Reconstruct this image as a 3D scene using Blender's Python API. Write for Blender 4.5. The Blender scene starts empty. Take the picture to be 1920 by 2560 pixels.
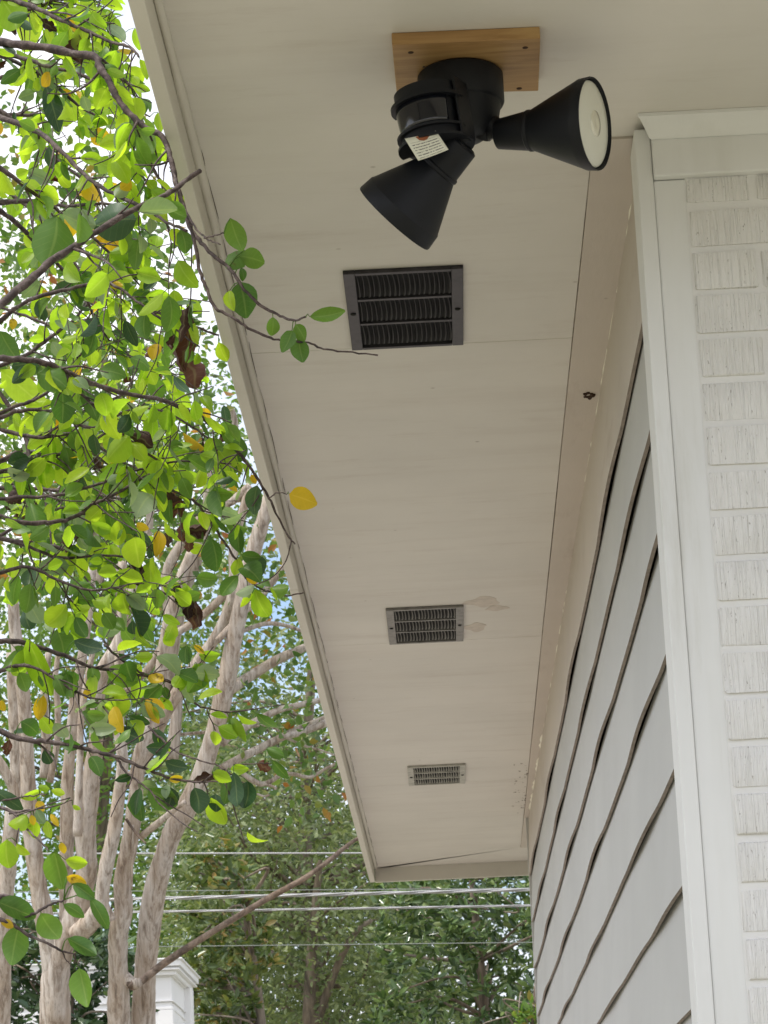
import bpy, bmesh, math, random
import numpy as np
from mathutils import Vector, Matrix
random.seed(7); rng = np.random.default_rng(7)
S = bpy.context.scene
COL = S.collection

# ------------------------------------------------------------------ camera
FPX = 6973.36                      # focal length in pixels of a 1920x2560 frame
TH, YA, RO = 0.2671413, -0.020573, 0.04443
EYE = 1.55
C0 = Vector((0, 0, EYE))
F_ = Vector((math.sin(YA)*math.cos(TH), math.cos(YA)*math.cos(TH), math.sin(TH)))
r0 = Vector((math.cos(YA), -math.sin(YA), 0)); d0 = F_.cross(r0)
R_ = math.cos(RO)*r0 + math.sin(RO)*d0
D_ = -math.sin(RO)*r0 + math.cos(RO)*d0
cam = bpy.data.cameras.new('camera'); camo = bpy.data.objects.new('camera', cam); COL.objects.link(camo)
camo.matrix_world = Matrix(((R_.x, -D_.x, -F_.x, 0), (R_.y, -D_.y, -F_.y, 0), (R_.z, -D_.z, -F_.z, EYE), (0, 0, 0, 1)))
cam.sensor_width = 36; cam.lens = FPX/2560*36; cam.clip_end = 2000; cam.clip_start = 0.05
cam.dof.use_dof = True; cam.dof.focus_distance = 4.9; cam.dof.aperture_fstop = 40
S.camera = camo

# ------------------------------------------------------------------ sky, sun, exposure
SUN_EL, SUN_AZ = math.radians(66), math.radians(-128)      # azimuth from +Y towards +X
w = bpy.data.worlds.new('World'); S.world = w; w.use_nodes = True
nt = w.node_tree; bg = nt.nodes['Background']
sky = nt.nodes.new('ShaderNodeTexSky'); sky.sky_type = 'NISHITA'; sky.sun_disc = False
sky.sun_elevation = SUN_EL; sky.sun_rotation = SUN_AZ; sky.air_density = 1.0; sky.dust_density = 3.0; sky.ozone_density = 1.2
# broken bright cloud over the whole dome
tc = nt.nodes.new('ShaderNodeTexCoord'); cn = nt.nodes.new('ShaderNodeTexNoise'); cn.inputs['Scale'].default_value = 5.5; cn.inputs['Detail'].default_value = 6
cr = nt.nodes.new('ShaderNodeValToRGB'); cr.color_ramp.elements[0].position = .36; cr.color_ramp.elements[1].position = .52
cm = nt.nodes.new('ShaderNodeMix'); cm.data_type = 'RGBA'; cm.inputs[7].default_value = (5.6, 5.6, 5.9, 1)
nt.links.new(tc.outputs['Generated'], cn.inputs['Vector']); nt.links.new(cn.outputs['Fac'], cr.inputs[0])
nt.links.new(cr.outputs[0], cm.inputs[0]); nt.links.new(sky.outputs[0], cm.inputs[6])
nt.links.new(cm.outputs[2], bg.inputs[0]); bg.inputs[1].default_value = 0.15
sun = bpy.data.lights.new('sun', 'SUN'); sun.energy = 2.2; sun.angle = math.radians(12); sun.color = (1, .96, .9)
suno = bpy.data.objects.new('sun', sun); COL.objects.link(suno)
sd = Vector((math.sin(SUN_AZ)*math.cos(SUN_EL), math.cos(SUN_AZ)*math.cos(SUN_EL), math.sin(SUN_EL)))
suno.rotation_euler = (-sd).to_track_quat('-Z', 'Y').to_euler()
S.view_settings.view_transform = 'Standard'; S.view_settings.look = 'None'
S.view_settings.exposure = 0.78; S.view_settings.gamma = 1.0

# ------------------------------------------------------------------ helpers
def P(x, y, z):                    # pixel of the 1920x2560 frame at depth z -> world point
    x, y, z = float(x), float(y), float(z); return C0 + z*(F_ + (x-960)/FPX*R_ + (y-1280)/FPX*D_)
def ray(x, y): return F_ + (x-960)/FPX*R_ + (y-1280)/FPX*D_
def U(x, y, h):                    # pixel -> point at height h above the eye
    v = ray(x, y); return C0 + v*(h/v.z)
def UX(x, y, X): v = ray(x, y); return C0 + v*(X/v.x)
def UY(x, y, Y): v = ray(x, y); return C0 + v*(Y/v.y)
def Z2(x, y): return (x/1.728, y/1.728)
def Z3(x, y): return (x/1.728, 700+y/1.728)
def Z4(x, y): return (x/1.728, 1400+y/1.728)
def Z5(x, y): return (x/1.728, 1900+y/1.728)
def depth(p): return (p-C0).dot(F_)
def px(p):
    v = p-C0; z = v.dot(F_); return 960+FPX*v.dot(R_)/z, 1280+FPX*v.dot(D_)/z

def mesh_obj(name, verts, faces, mats=None, parent=None, smooth=False, mat_idx=None, attr=None, blade=None):
    me = bpy.data.meshes.new(name)
    me.from_pydata([tuple(v) for v in verts], [], faces)
    if mats is not None:
        for m in (mats if isinstance(mats, (list, tuple)) else [mats]): me.materials.append(m)
    if mat_idx is not None: me.polygons.foreach_set('material_index', mat_idx)
    if smooth: me.polygons.foreach_set('use_smooth', [True]*len(me.polygons))
    if blade is not None:
        for nm, col_ in (('rb', 0), ('vt', 1)):
            a = me.attributes.new(nm, 'FLOAT', 'POINT'); a.data.foreach_set('value', np.ascontiguousarray(blade[:, col_], dtype=np.float32))
    if attr is not None:
        a = me.attributes.new('rnd', 'FLOAT', 'POINT'); a.data.foreach_set('value', np.asarray(attr, dtype=np.float32))
    me.update()
    o = bpy.data.objects.new(name, me); COL.objects.link(o)
    if parent is not None: o.parent = parent; o.matrix_parent_inverse = parent.matrix_world.inverted()
    return o
def empty(name, loc=(0, 0, 0)):
    o = bpy.data.objects.new(name, None); COL.objects.link(o); o.location = loc; o.empty_display_size = .1
    o.matrix_world = Matrix.Translation(loc); return o
def tag(o, label=None, cat=None, group=None, kind=None):
    if label: o['label'] = label
    if cat: o['category'] = cat
    if group: o['group'] = group
    if kind: o['kind'] = kind
    return o
def inst(name, me, mw, parent=None):
    o = bpy.data.objects.new(name, me); COL.objects.link(o)
    if parent is not None: o.parent = parent; o.matrix_parent_inverse = parent.matrix_world.inverted()
    o.matrix_world = mw; return o
class MB:
    def __init__(s): s.v = []; s.f = []; s.m = []
    def add(s, v, f, m=0):
        n = len(s.v); s.v += [tuple(p) for p in v]; s.f += [tuple(i+n for i in q) for q in f]; s.m += [m]*len(f)
    def box(s, a, b, m=0):
        x0, y0, z0 = a; x1, y1, z1 = b
        s.add([(x0,y0,z0),(x1,y0,z0),(x1,y1,z0),(x0,y1,z0),(x0,y0,z1),(x1,y0,z1),(x1,y1,z1),(x0,y1,z1)],
              [(0,3,2,1),(4,5,6,7),(0,1,5,4),(1,2,6,5),(2,3,7,6),(3,0,4,7)], m)
    def prism(s, poly, z0, z1, m=0):            # polygon in XY (ccw), extruded in Z
        n = len(poly)
        s.add([(x, y, z0) for x, y in poly]+[(x, y, z1) for x, y in poly],
              [tuple(range(n-1, -1, -1)), tuple(range(n, 2*n))]+[(i, (i+1) % n, n+(i+1) % n, n+i) for i in range(n)], m)
    def sweep(s, prof, pts_fn, m=0): pass
    def tube(s, pts, rad, seg=8, m=0):
        v, f = tube(pts, rad, seg); s.add(v, f, m)
    def build(s, name, mats, parent=None, smooth=False, bevel=0, bseg=2):
        o = mesh_obj(name, s.v, s.f, mats, parent, smooth, s.m)
        if bevel:
            b = bmesh.new(); b.from_mesh(o.data)
            bmesh.ops.recalc_face_normals(b, faces=b.faces)
            bmesh.ops.bevel(b, geom=b.edges[:], offset=bevel, segments=bseg, affect='EDGES', profile=.6)
            b.to_mesh(o.data); b.free()
        return o
def crom(pts, n=6):                 # Catmull-Rom resample of tuples
    pts = [np.array(p, float) for p in pts]
    if len(pts) < 3: 
        return [pts[0]+(pts[-1]-pts[0])*t for t in np.linspace(0, 1, n+1)]
    q = [2*pts[0]-pts[1]]+pts+[2*pts[-1]-pts[-2]]; out = []
    for i in range(1, len(q)-2):
        a, b, c, d = q[i-1:i+3]
        for k in range(n):
            t = k/n
            out.append(.5*((2*b)+(-a+c)*t+(2*a-5*b+4*c-d)*t*t+(-a+3*b-3*c+d)*t**3))
    out.append(pts[-1]); return out
def tube(pts, rad, seg=8, cap=True):
    pts = [Vector(p) for p in pts]; n = len(pts); V = []; Fc = []
    t0 = (pts[1]-pts[0]).normalized(); ref = Vector((0, 0, 1)) if abs(t0.z) < .9 else Vector((1, 0, 0))
    a = t0.cross(ref).normalized()
    for i, p in enumerate(pts):
        t = (pts[min(i+1, n-1)]-pts[max(i-1, 0)])
        t = t.normalized() if t.length > 1e-9 else t0
        a = (a-t*a.dot(t)); a = a.normalized() if a.length > 1e-6 else t.orthogonal().normalized()
        b = t.cross(a)
        for k in range(seg):
            th = 2*math.pi*k/seg
            V.append(p+(a*math.cos(th)+b*math.sin(th))*rad[i])
    for i in range(n-1):
        for k in range(seg):
            k2 = (k+1) % seg
            Fc.append((i*seg+k, i*seg+k2, (i+1)*seg+k2, (i+1)*seg+k))
    if cap: Fc += [tuple(range(seg-1, -1, -1)), tuple((n-1)*seg+k for k in range(seg))]
    return V, Fc
def lathe(prof, org, ax, seg=40, cap0=True, cap1=True):
    ax = Vector(ax).normalized(); a = ax.orthogonal().normalized(); b = ax.cross(a); org = Vector(org)
    V = []; Fc = []
    for d, r in prof:
        for k in range(seg):
            th = 2*math.pi*k/seg; V.append(org+ax*d+(a*math.cos(th)+b*math.sin(th))*r)
    n = len(prof)
    for i in range(n-1):
        for k in range(seg):
            k2 = (k+1) % seg; Fc.append((i*seg+k, i*seg+k2, (i+1)*seg+k2, (i+1)*seg+k))
    if cap0: Fc.append(tuple(range(seg-1, -1, -1)))
    if cap1: Fc.append(tuple((n-1)*seg+k for k in range(seg)))
    return V, Fc
def edge_smooth(o, ang=35):
    me = o.data; me.polygons.foreach_set('use_smooth', [True]*len(me.polygons))
    me.set_sharp_from_angle(angle=math.radians(ang))

# ------------------------------------------------------------------ materials
def nodes(name):
    m = bpy.data.materials.new(name); m.use_nodes = True; t = m.node_tree
    return m, t, t.nodes['Principled BSDF']
def N(t, typ, **k):
    n = t.nodes.new(typ)
    for a, b in k.items(): setattr(n, a, b)
    return n
def ramp(t, fac, stops):
    r = N(t, 'ShaderNodeValToRGB'); e = r.color_ramp.elements
    while len(e) < len(stops): e.new(.5)
    for i, (p, c) in enumerate(stops): e[i].position = p; e[i].color = (*c, 1) if len(c) == 3 else c
    t.links.new(fac, r.inputs[0]); return r.outputs[0]
def noise(t, co, scale, detail=4, rough=.55, sc=None, dist=0):
    if sc is not None:
        mp = N(t, 'ShaderNodeMapping'); mp.inputs['Scale'].default_value = sc; t.links.new(co, mp.inputs[0]); co = mp.outputs[0]
    n = N(t, 'ShaderNodeTexNoise'); n.inputs['Scale'].default_value = scale; n.inputs['Detail'].default_value = detail
    n.inputs['Roughness'].default_value = rough; n.inputs['Distortion'].default_value = dist
    t.links.new(co, n.inputs['Vector']); return n.outputs['Fac']
def mix(t, fac, a, b, mode='MIX'):
    m = N(t, 'ShaderNodeMix', data_type='RGBA', blend_type=mode)
    if isinstance(fac, (int, float)): m.inputs[0].default_value = fac
    else: t.links.new(fac, m.inputs[0])
    for i, c in ((6, a), (7, b)):
        if isinstance(c, (tuple, list)): m.inputs[i].default_value = (*c, 1)
        else: t.links.new(c, m.inputs[i])
    return m.outputs[2]
def bump(t, b, h, strength=.3, dist=.01, prev=None):
    n = N(t, 'ShaderNodeBump'); n.inputs['Strength'].default_value = strength; n.inputs['Distance'].default_value = dist
    t.links.new(h, n.inputs['Height'])
    if prev: t.links.new(prev, n.inputs['Normal'])
    t.links.new(n.outputs[0], b.inputs['Normal']); return n.outputs[0]
def wpos(t): return N(t, 'ShaderNodeNewGeometry').outputs['Position']
def ocoord(t): return N(t, 'ShaderNodeTexCoord').outputs['Object']

def paint(name, col, dirt=(.2, .17, .13), amt=.35, rough=.55, speck=True, stretch=(1, 1, 1), bmp=.15, streak=None):
    m, t, b = nodes(name); co = wpos(t)
    n1 = noise(t, co, 1.7, 5, .6)
    c = mix(t, ramp(t, n1, [(.35, (0, 0, 0)), (.7, (1, 1, 1))]), tuple(x*.93 for x in col), tuple(min(1, x*1.04) for x in col))
    n2 = noise(t, co, 9, 6, .7, sc=stretch)
    c = mix(t, ramp(t, n2, [(.56, (0, 0, 0)), (.8, (amt,)*3)]), c, dirt)
    if speck:
        v = N(t, 'ShaderNodeTexVoronoi'); v.inputs['Scale'].default_value = 9; t.links.new(co, v.inputs['Vector'])
        n3 = noise(t, co, 3.1, 2)
        mm = N(t, 'ShaderNodeMath', operation='MULTIPLY'); 
        s1 = ramp(t, v.outputs['Distance'], [(.0, (1, 1, 1)), (.055, (0, 0, 0))]); s2 = ramp(t, n3, [(.44, (0, 0, 0)), (.56, (.75, .75, .75))])
        t.links.new(s1, mm.inputs[0]); t.links.new(s2, mm.inputs[1])
        c = mix(t, mm.outputs[0], c, tuple(x*.6 for x in dirt))
    if streak:
        n4 = noise(t, co, 1, 5, .65, sc=streak)
        c = mix(t, ramp(t, n4, [(.5, (0, 0, 0)), (.75, (.16,)*3)]), c, dirt)
    t.links.new(c, b.inputs['Base Color']); b.inputs['Roughness'].default_value = rough
    bump(t, b, noise(t, co, 60, 5, .7, sc=stretch), bmp, .004)
    return m
def plain(name, col, rough=.5, metal=0, bmp=0, var=.12, scale=20, spec=.5):
    m, t, b = nodes(name); co = wpos(t); n1 = noise(t, co, scale, 5, .6)
    c = mix(t, ramp(t, n1, [(.3, (0, 0, 0)), (.72, (1, 1, 1))]), tuple(x*(1-var) for x in col), tuple(min(1, x*(1+var)) for x in col))
    t.links.new(c, b.inputs['Base Color']); b.inputs['Roughness'].default_value = rough; b.inputs['Metallic'].default_value = metal
    b.inputs['Specular IOR Level'].default_value = spec
    if bmp: bump(t, b, noise(t, co, scale*6, 4, .6), bmp, .003)
    return m
def leafmat(name, stops, trans=.4, rough=.45, tcol=1.6, spots=0):
    m, t, b = nodes(name); a = N(t, 'ShaderNodeAttribute', attribute_name='rnd').outputs['Fac']
    oi = N(t, 'ShaderNodeObjectInfo').outputs['Random']
    ad = N(t, 'ShaderNodeMath', operation='ADD'); t.links.new(a, ad.inputs[0]); t.links.new(oi, ad.inputs[1])
    fr = N(t, 'ShaderNodeMath', operation='FRACT'); t.links.new(ad.outputs[0], fr.inputs[0])
    c = ramp(t, fr.outputs[0], stops)
    co = wpos(t)
    c = mix(t, ramp(t, noise(t, co, 55, 4, .6), [(.4, (0, 0, 0)), (.75, (.5,)*3)]), c, mix(t, 1, c, (.75, .8, .6), 'MULTIPLY'))
    if spots:
        c = mix(t, ramp(t, noise(t, co, 38, 3, .6), [(.66-.1*spots, (0, 0, 0)), (.74-.1*spots, (.85,)*3)]), c, (.10, .035, .01))
    rb = N(t, 'ShaderNodeAttribute', attribute_name='rb').outputs['Fac']; vt = N(t, 'ShaderNodeAttribute', attribute_name='vt').outputs['Fac']
    m1 = N(t, 'ShaderNodeMath', operation='MULTIPLY_ADD'); m1.inputs[1].default_value = 1.6; t.links.new(rb, m1.inputs[0])
    m2 = N(t, 'ShaderNodeMath', operation='MULTIPLY'); m2.inputs[1].default_value = 7; t.links.new(vt, m2.inputs[0]); t.links.new(m2.outputs[0], m1.inputs[2])
    m3 = N(t, 'ShaderNodeMath', operation='FRACT'); t.links.new(m1.outputs[0], m3.inputs[0])
    side = ramp(t, m3.outputs[0], [(.0, (1, 1, 1)), (.14, (0, 0, 0))]); blade_ = ramp(t, rb, [(.02, (0, 0, 0)), (.06, (.32,)*3)])
    rib = ramp(t, rb, [(.90, (0, 0, 0)), (.97, (.6,)*3)])
    vein = mix(t, 1, mix(t, 1, side, blade_, 'MULTIPLY'), rib, 'LIGHTEN')
    c = mix(t, vein, c, mix(t, .35, mix(t, 1, c, (1.5, 1.4, 1.3), 'MULTIPLY'), (.3, .34, .14)))
    t.links.new(c, b.inputs['Base Color']); b.inputs['Roughness'].default_value = rough
    tr = N(t, 'ShaderNodeBsdfTranslucent'); mt = N(t, 'ShaderNodeMixShader')
    tc = mix(t, 1, c, (tcol, tcol*1.05, tcol*.55), 'MULTIPLY'); t.links.new(tc, tr.inputs[0])
    mt.inputs[0].default_value = trans
    t.links.new(b.outputs[0], mt.inputs[1]); t.links.new(tr.outputs[0], mt.inputs[2])
    t.links.new(mt.outputs[0], t.nodes['Material Output'].inputs[0]); return m
def barkmat(name, a, b2, c3, scale=14, stretch=(1, 1, .12), bmp=.5):
    m, t, b = nodes(name); co = wpos(t)
    n1 = noise(t, co, scale, 7, .7, sc=stretch, dist=.5); n2 = noise(t, co, scale*.16, 5, .65, sc=(1, 1, .4))
    n3 = noise(t, co, scale*2.6, 4, .7, sc=(1, 1, stretch[2]*.6 if stretch[2] < 1 else 1))
    c = ramp(t, n1, [(.30, tuple(x*.5 for x in b2)), (.41, b2), (.52, a), (.68, c3)])
    c = mix(t, ramp(t, n2, [(.40, (0, 0, 0)), (.60, (.8,)*3)]), c, mix(t, 1, c, (.76, .67, .57), 'MULTIPLY'))
    c = mix(t, ramp(t, n3, [(.58, (0, 0, 0)), (.70, (.7,)*3)]), c, tuple(x*.6 for x in b2))
    t.links.new(c, b.inputs['Base Color']); b.inputs['Roughness'].default_value = .8
    p = bump(t, b, n1, bmp, .012); bump(t, b, n3, bmp*.6, .006, p); return m

M = {}
M['soffit'] = paint('soffit_paint', (.67, .64, .59), dirt=(.36, .28, .22), amt=.3, stretch=(.35, 1.6, 1), streak=(1.2, 9, 1))
M['trim'] = paint('trim_and_bounce_beige', (.56, .50, .44), dirt=(.3, .22, .16), amt=.4, stretch=(1.6, .3, 1))
M['fascia'] = paint('fascia_paint', (.66, .63, .56), dirt=(.35, .28, .2), amt=.25, stretch=(1, .3, 1))
M['siding'] = paint('siding_paint', (.50, .50, .48), dirt=(.4, .36, .3), amt=.18, rough=.5, speck=False, stretch=(1, .5, 1.5), bmp=.05)
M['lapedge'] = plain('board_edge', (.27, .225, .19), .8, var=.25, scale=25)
M['white'] = paint('white_trim_paint', (.76, .765, .75), dirt=(.36, .34, .24), amt=.35, rough=.45, speck=False, stretch=(1.5, 1, .18), bmp=.1, streak=(9, 9, .9))
M['crack'] = plain('crack_dirt', (.11, .085, .065), .9)
M['caulk'] = plain('caulk', (.86, .83, .72), .6, var=.1)
M['stain'] = plain('damp_stain', (.57, .51, .45), .7, var=.12, scale=40)
M['black'] = plain('black_plastic', (.006, .007, .010), .48, bmp=.06, scale=60, spec=.28)
M['gloss'] = plain('sensor_lens', (.006, .007, .012), .06, var=.05, spec=.8)
M['roof'] = plain('roof_shingle', (.09, .085, .08), .9, scale=12, bmp=.4)
M['dark'] = plain('dark_void', (.006, .006, .006), .9)
M['print'] = plain('label_print', (.3, .09, .03), .7)
M['dirt'] = plain('mud', (.05, .025, .015), .95, scale=90, bmp=.5)

def m_brick():
    m, t, b = nodes('painted_brick'); co = ocoord(t); wp = wpos(t)
    col = (.77, .765, .745)
    rib = noise(t, wp, 1, 2, .5, sc=(270, 60, 7))                    # wire-cut scoring
    pit = noise(t, wp, 1, 3, .6, sc=(330, 120, 110))
    n2 = noise(t, wp, 16, 5, .65)
    c = mix(t, ramp(t, n2, [(.4, (0, 0, 0)), (.75, (.5,)*3)]), col, (.66, .645, .60))
    pm = N(t, 'ShaderNodeMath', operation='MULTIPLY')
    p1 = ramp(t, pit, [(.60, (0, 0, 0)), (.70, (.8,)*3)]); p2 = ramp(t, rib, [(.42, (1, 1, 1)), (.5, (.08,)*3)])
    t.links.new(p1, pm.inputs[0]); t.links.new(p2, pm.inputs[1])
    c = mix(t, pm.outputs[0], c, (.16, .13, .10))
    t.links.new(c, b.inputs['Base Color']); b.inputs['Roughness'].default_value = .6
    p = bump(t, b, rib, .85, .007); bump(t, b, noise(t, wp, 90, 4, .7), .3, .003, p)
    return m
M['brick'] = m_brick()
M['mortar'] = paint('painted_mortar', (.77, .765, .745), dirt=(.5, .46, .36), amt=.25, rough=.7, speck=False, bmp=.5)
def m_wood():
    m, t, b = nodes('cedar_wood'); co = wpos(t)
    n1 = noise(t, co, 1, 5, .6, sc=(5, 55, 55), dist=.8)
    c = ramp(t, n1, [(.25, (.24, .13, .045)), (.5, (.38, .22, .085)), (.72, (.47, .30, .125))])
    t.links.new(c, b.inputs['Base Color']); b.inputs['Roughness'].default_value = .6
    bump(t, b, n1, .2, .003); return m
M['wood'] = m_wood()
def m_metal(name, col, metal=.55, rough=.5):
    m, t, b = nodes(name); co = wpos(t); n1 = noise(t, co, 45, 5, .7)
    c = ramp(t, n1, [(.3, tuple(x*.6 for x in col)), (.5, col), (.75, tuple(min(1, x*1.25) for x in col))])
    t.links.new(c, b.inputs['Base Color']); b.inputs['Metallic'].default_value = metal; b.inputs['Roughness'].default_value = rough
    return m
M['vent_a'] = m_metal('vent_metal_dark_reflection', (.045, .042, .048)); M['vent_b'] = m_metal('vent_metal_grey', (.22, .21, .20)); M['vent_c'] = m_metal('vent_metal_grazing_bright', (.42, .41, .37), .4)  # dark and pale vent tones hold reflected dimness and grazing brightness in colour
def m_bulb():
    m, t, b = nodes('bulb_glass'); b.inputs['Base Color'].default_value = (.72, .72, .63, 1); b.inputs['Roughness'].default_value = .28
    b.inputs['Subsurface Weight'].default_value = .2; b.inputs['Subsurface Radius'].default_value = (.01, .01, .01)
    bump(t, b, noise(t, wpos(t), 220, 2), .12, .002); return m
M['bulb'] = m_bulb()
M['bulb_core'] = plain('bulb_reflector', (.80, .78, .66), .15, metal=.4)
def m_label():
    m, t, b = nodes('paper_label'); co = N(t, 'ShaderNodeTexCoord').outputs['UV']
    sp = N(t, 'ShaderNodeSeparateXYZ'); t.links.new(co, sp.inputs[0])
    wv = N(t, 'ShaderNodeMath', operation='MULTIPLY'); wv.inputs[1].default_value = 8.5; t.links.new(sp.outputs['Y'], wv.inputs[0])
    fr = N(t, 'ShaderNodeMath', operation='FRACT'); t.links.new(wv.outputs[0], fr.inputs[0])
    line = ramp(t, fr.outputs[0], [(.30, (0, 0, 0)), (.36, (1, 1, 1)), (.66, (1, 1, 1)), (.72, (0, 0, 0))])
    ch = ramp(t, noise(t, co, 1, 2, .5, sc=(34, 9, 1)), [(.40, (0, 0, 0)), (.48, (1, 1, 1))])
    ex = ramp(t, sp.outputs['X'], [(.07, (0, 0, 0)), (.1, (1, 1, 1)), (.88, (1, 1, 1)), (.93, (0, 0, 0))])
    ey = ramp(t, sp.outputs['Y'], [(.04, (0, 0, 0)), (.07, (1, 1, 1)), (.74, (1, 1, 1)), (.78, (0, 0, 0))])
    k = mix(t, 1, mix(t, 1, line, ch, 'MULTIPLY'), mix(t, 1, ex, ey, 'MULTIPLY'), 'MULTIPLY')
    t.links.new(mix(t, k, (.74, .74, .62), (.16, .15, .13)), b.inputs['Base Color']); b.inputs['Roughness'].default_value = .5
    return m
M['label'] = m_label()
M['crepe'] = barkmat('crepe_myrtle_bark', (.57, .51, .445), (.36, .30, .245), (.70, .65, .59), 48, (1, 1, .06), .9)
M['deadwood'] = barkmat('dead_branch_bark', (.22, .165, .125), (.11, .08, .06), (.34, .27, .215), 30, (.5, 1, .5))
M['twig'] = barkmat('twig_bark', (.085, .06, .055), (.04, .028, .026), (.19, .16, .15), 60, (1, 1, 1), .3)
M['trunk'] = barkmat('background_bark', (.22, .18, .14), (.12, .10, .08), (.32, .28, .23), 9)
G = lambda *s: list(s)
M['lf_l'] = leafmat('leaf_lime', G((0, (.17, .29, .02)), (.4, (.26, .40, .03)), (.75, (.36, .48, .035)), (1, (.22, .34, .025))), .62, tcol=1.9, spots=-.6)
M['lf_g'] = leafmat('leaf_green', G((0, (.06, .14, .025)), (.5, (.10, .20, .035)), (1, (.15, .27, .04))), .45, spots=-.5)
M['lf_d'] = leafmat('leaf_dark', G((0, (.025, .065, .025)), (.6, (.035, .085, .03)), (1, (.05, .11, .035))), .25, .4)
M['lf_p'] = leafmat('leaf_pale_underside', G((0, (.16, .24, .12)), (.6, (.21, .29, .16)), (1, (.26, .33, .21))), .4)
M['lf_y'] = leafmat('leaf_yellow', G((0, (.62, .40, .02)), (.7, (.68, .48, .03)), (1, (.62, .34, .02))), .5, tcol=1.3, spots=.25)
M['lf_b'] = leafmat('leaf_dead', G((0, (.035, .014, .010)), (.6, (.07, .028, .016)), (1, (.14, .05, .025))), .12, .7)
M['mag'] = leafmat('magnolia_leaf', G((0, (.04, .075, .03)), (.5, (.09, .15, .05)), (.85, (.17, .25, .08)), (1, (.20, .24, .09))), .15, .2)
M['magy'] = leafmat('olive_magnolia_leaf', G((0, (.06, .10, .03)), (.5, (.11, .16, .045)), (.85, (.17, .20, .05)), (1, (.30, .20, .06))), .2, .3)
M['oak'] = leafmat('broadleaf', G((0, (.10, .135, .065)), (.5, (.17, .215, .10)), (.9, (.26, .31, .16)), (1, (.27, .29, .14))), .35, .45)
M['pale'] = leafmat('pale_leaf', G((0, (.07, .13, .03)), (.5, (.11, .20, .04)), (.9, (.17, .27, .05)), (1, (.26, .2, .05))), .45, .5)
M['cam'] = leafmat('shrub_leaf', G((0, (.03, .065, .03)), (.6, (.06, .11, .045)), (1, (.11, .17, .07))), .12, .25)
M['crl'] = leafmat('crepe_leaf', G((0, (.06, .12, .03)), (.6, (.10, .18, .04)), (.85, (.16, .22, .05)), (1, (.34, .12, .03))), .4, .45)
M['nb'] = plain('neighbour_white', (.80, .80, .80), .5, var=.03, scale=4)
M['wire'] = plain('aluminium_cable', (.38, .38, .38), .4, metal=.6, scale=80)
M['wired'] = plain('dark_cable', (.22, .24, .22), .5)

# ------------------------------------------------------------------ ground
def m_ground():
    m, t, b = nodes('lawn'); co = wpos(t)
    c = ramp(t, noise(t, co, .6, 6, .7), [(.3, (.19, .19, .125)), (.5, (.25, .24, .175)), (.7, (.33, .29, .24))])
    t.links.new(c, b.inputs['Base Color']); b.inputs['Roughness'].default_value = 1
    bump(t, b, noise(t, co, 40, 5), .6, .03); return m
g = MB(); g.add([(-400, -300, 0), (400, -300, 0), (400, 700, 0), (-400, 700, 0)], [(0, 1, 2, 3)])
tag(g.build('ground', m_ground()), kind='structure')
pm = MB(); pm.prism([(-1.3, 6.2), (.2, 6.2), (.2, 15), (-1.3, 15)], .004, .03)  # unseen slab added to bounce pale light onto the far soffit
tag(pm.build('unseen_bounce_slab', plain('bounce_slab_pale', (.50, .44, .41), .9, scale=8, bmp=.3)), kind='structure')

# ------------------------------------------------------------------ house
H = 1.716; HZ = EYE+H
XFO, XFI = -.3818, -.3595
Y0, YE = 3.25, 12.13
YB = 4.050                                   # brick face
DV = -.008662
def XW(y): return .3505+DV*(y-4.4)
X1 = .2722
XR = 5.5
house = tag(empty('house', (2.5, 8, 0)), 'white painted brick and grey lap siding house with deep beige eave', 'house')
# soffit panels
sof = MB(); sof.prism([(XFI, Y0), (XR, Y0), (XR, YB+.1), (X1+.02, YB+.1), (X1+.02, 10.95), (XR, 10.95), (XR, YE), (XFI, YE)], HZ+.012, HZ+.02)
soffit = sof.build('soffit', M['crack'], house)
seams = [5.075, 7.672, 10.03]
def panel(poly):
    b = MB(); b.prism(poly, HZ, HZ+.0115); return b.build('soffit_panel', M['soffit'], soffit, bevel=.0012, bseg=1)
g_ = .0013
panel([(XFI+.009, Y0+.02), (XR, Y0+.02), (XR, YB+.05), (X1, YB+.05), (X1-.0012, seams[0]-g_), (XFI+.009, seams[0]-g_-.004)])
for a, b_ in ((seams[0], seams[1]), (seams[1], seams[2])):
    panel([(XFI+.009, a+g_-.004), (X1-.0012, a+g_), (X1-.0016, b_-g_), (XFI+.009, b_-g_-.004)])
# last sheet is mitred against the eave that turns the far corner
ck = [(lambda p: (p.x, p.y))(U(x, y, H)) for x, y in ((955, 2172), (1000, 2163), (1080, 2151), (1150, 2141), (1200, 2128), (1250, 2119), (1310, 2117))]
ck[0] = (XFI+.009, ck[0][1]); yk = ck[-1][1]
panel([(XFI+.009, seams[2]+g_-.004), (X1-.0012, seams[2]+g_), (X1-.0012, yk-.004)]+[(x, y-.0012) for x, y in ck[::-1] if x < X1-.004])
panel([(x, y+.0012) for x, y in ck]+[(XR, yk+.0012), (XR, YE-.001), (XFI+.009, YE-.001)])
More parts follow.
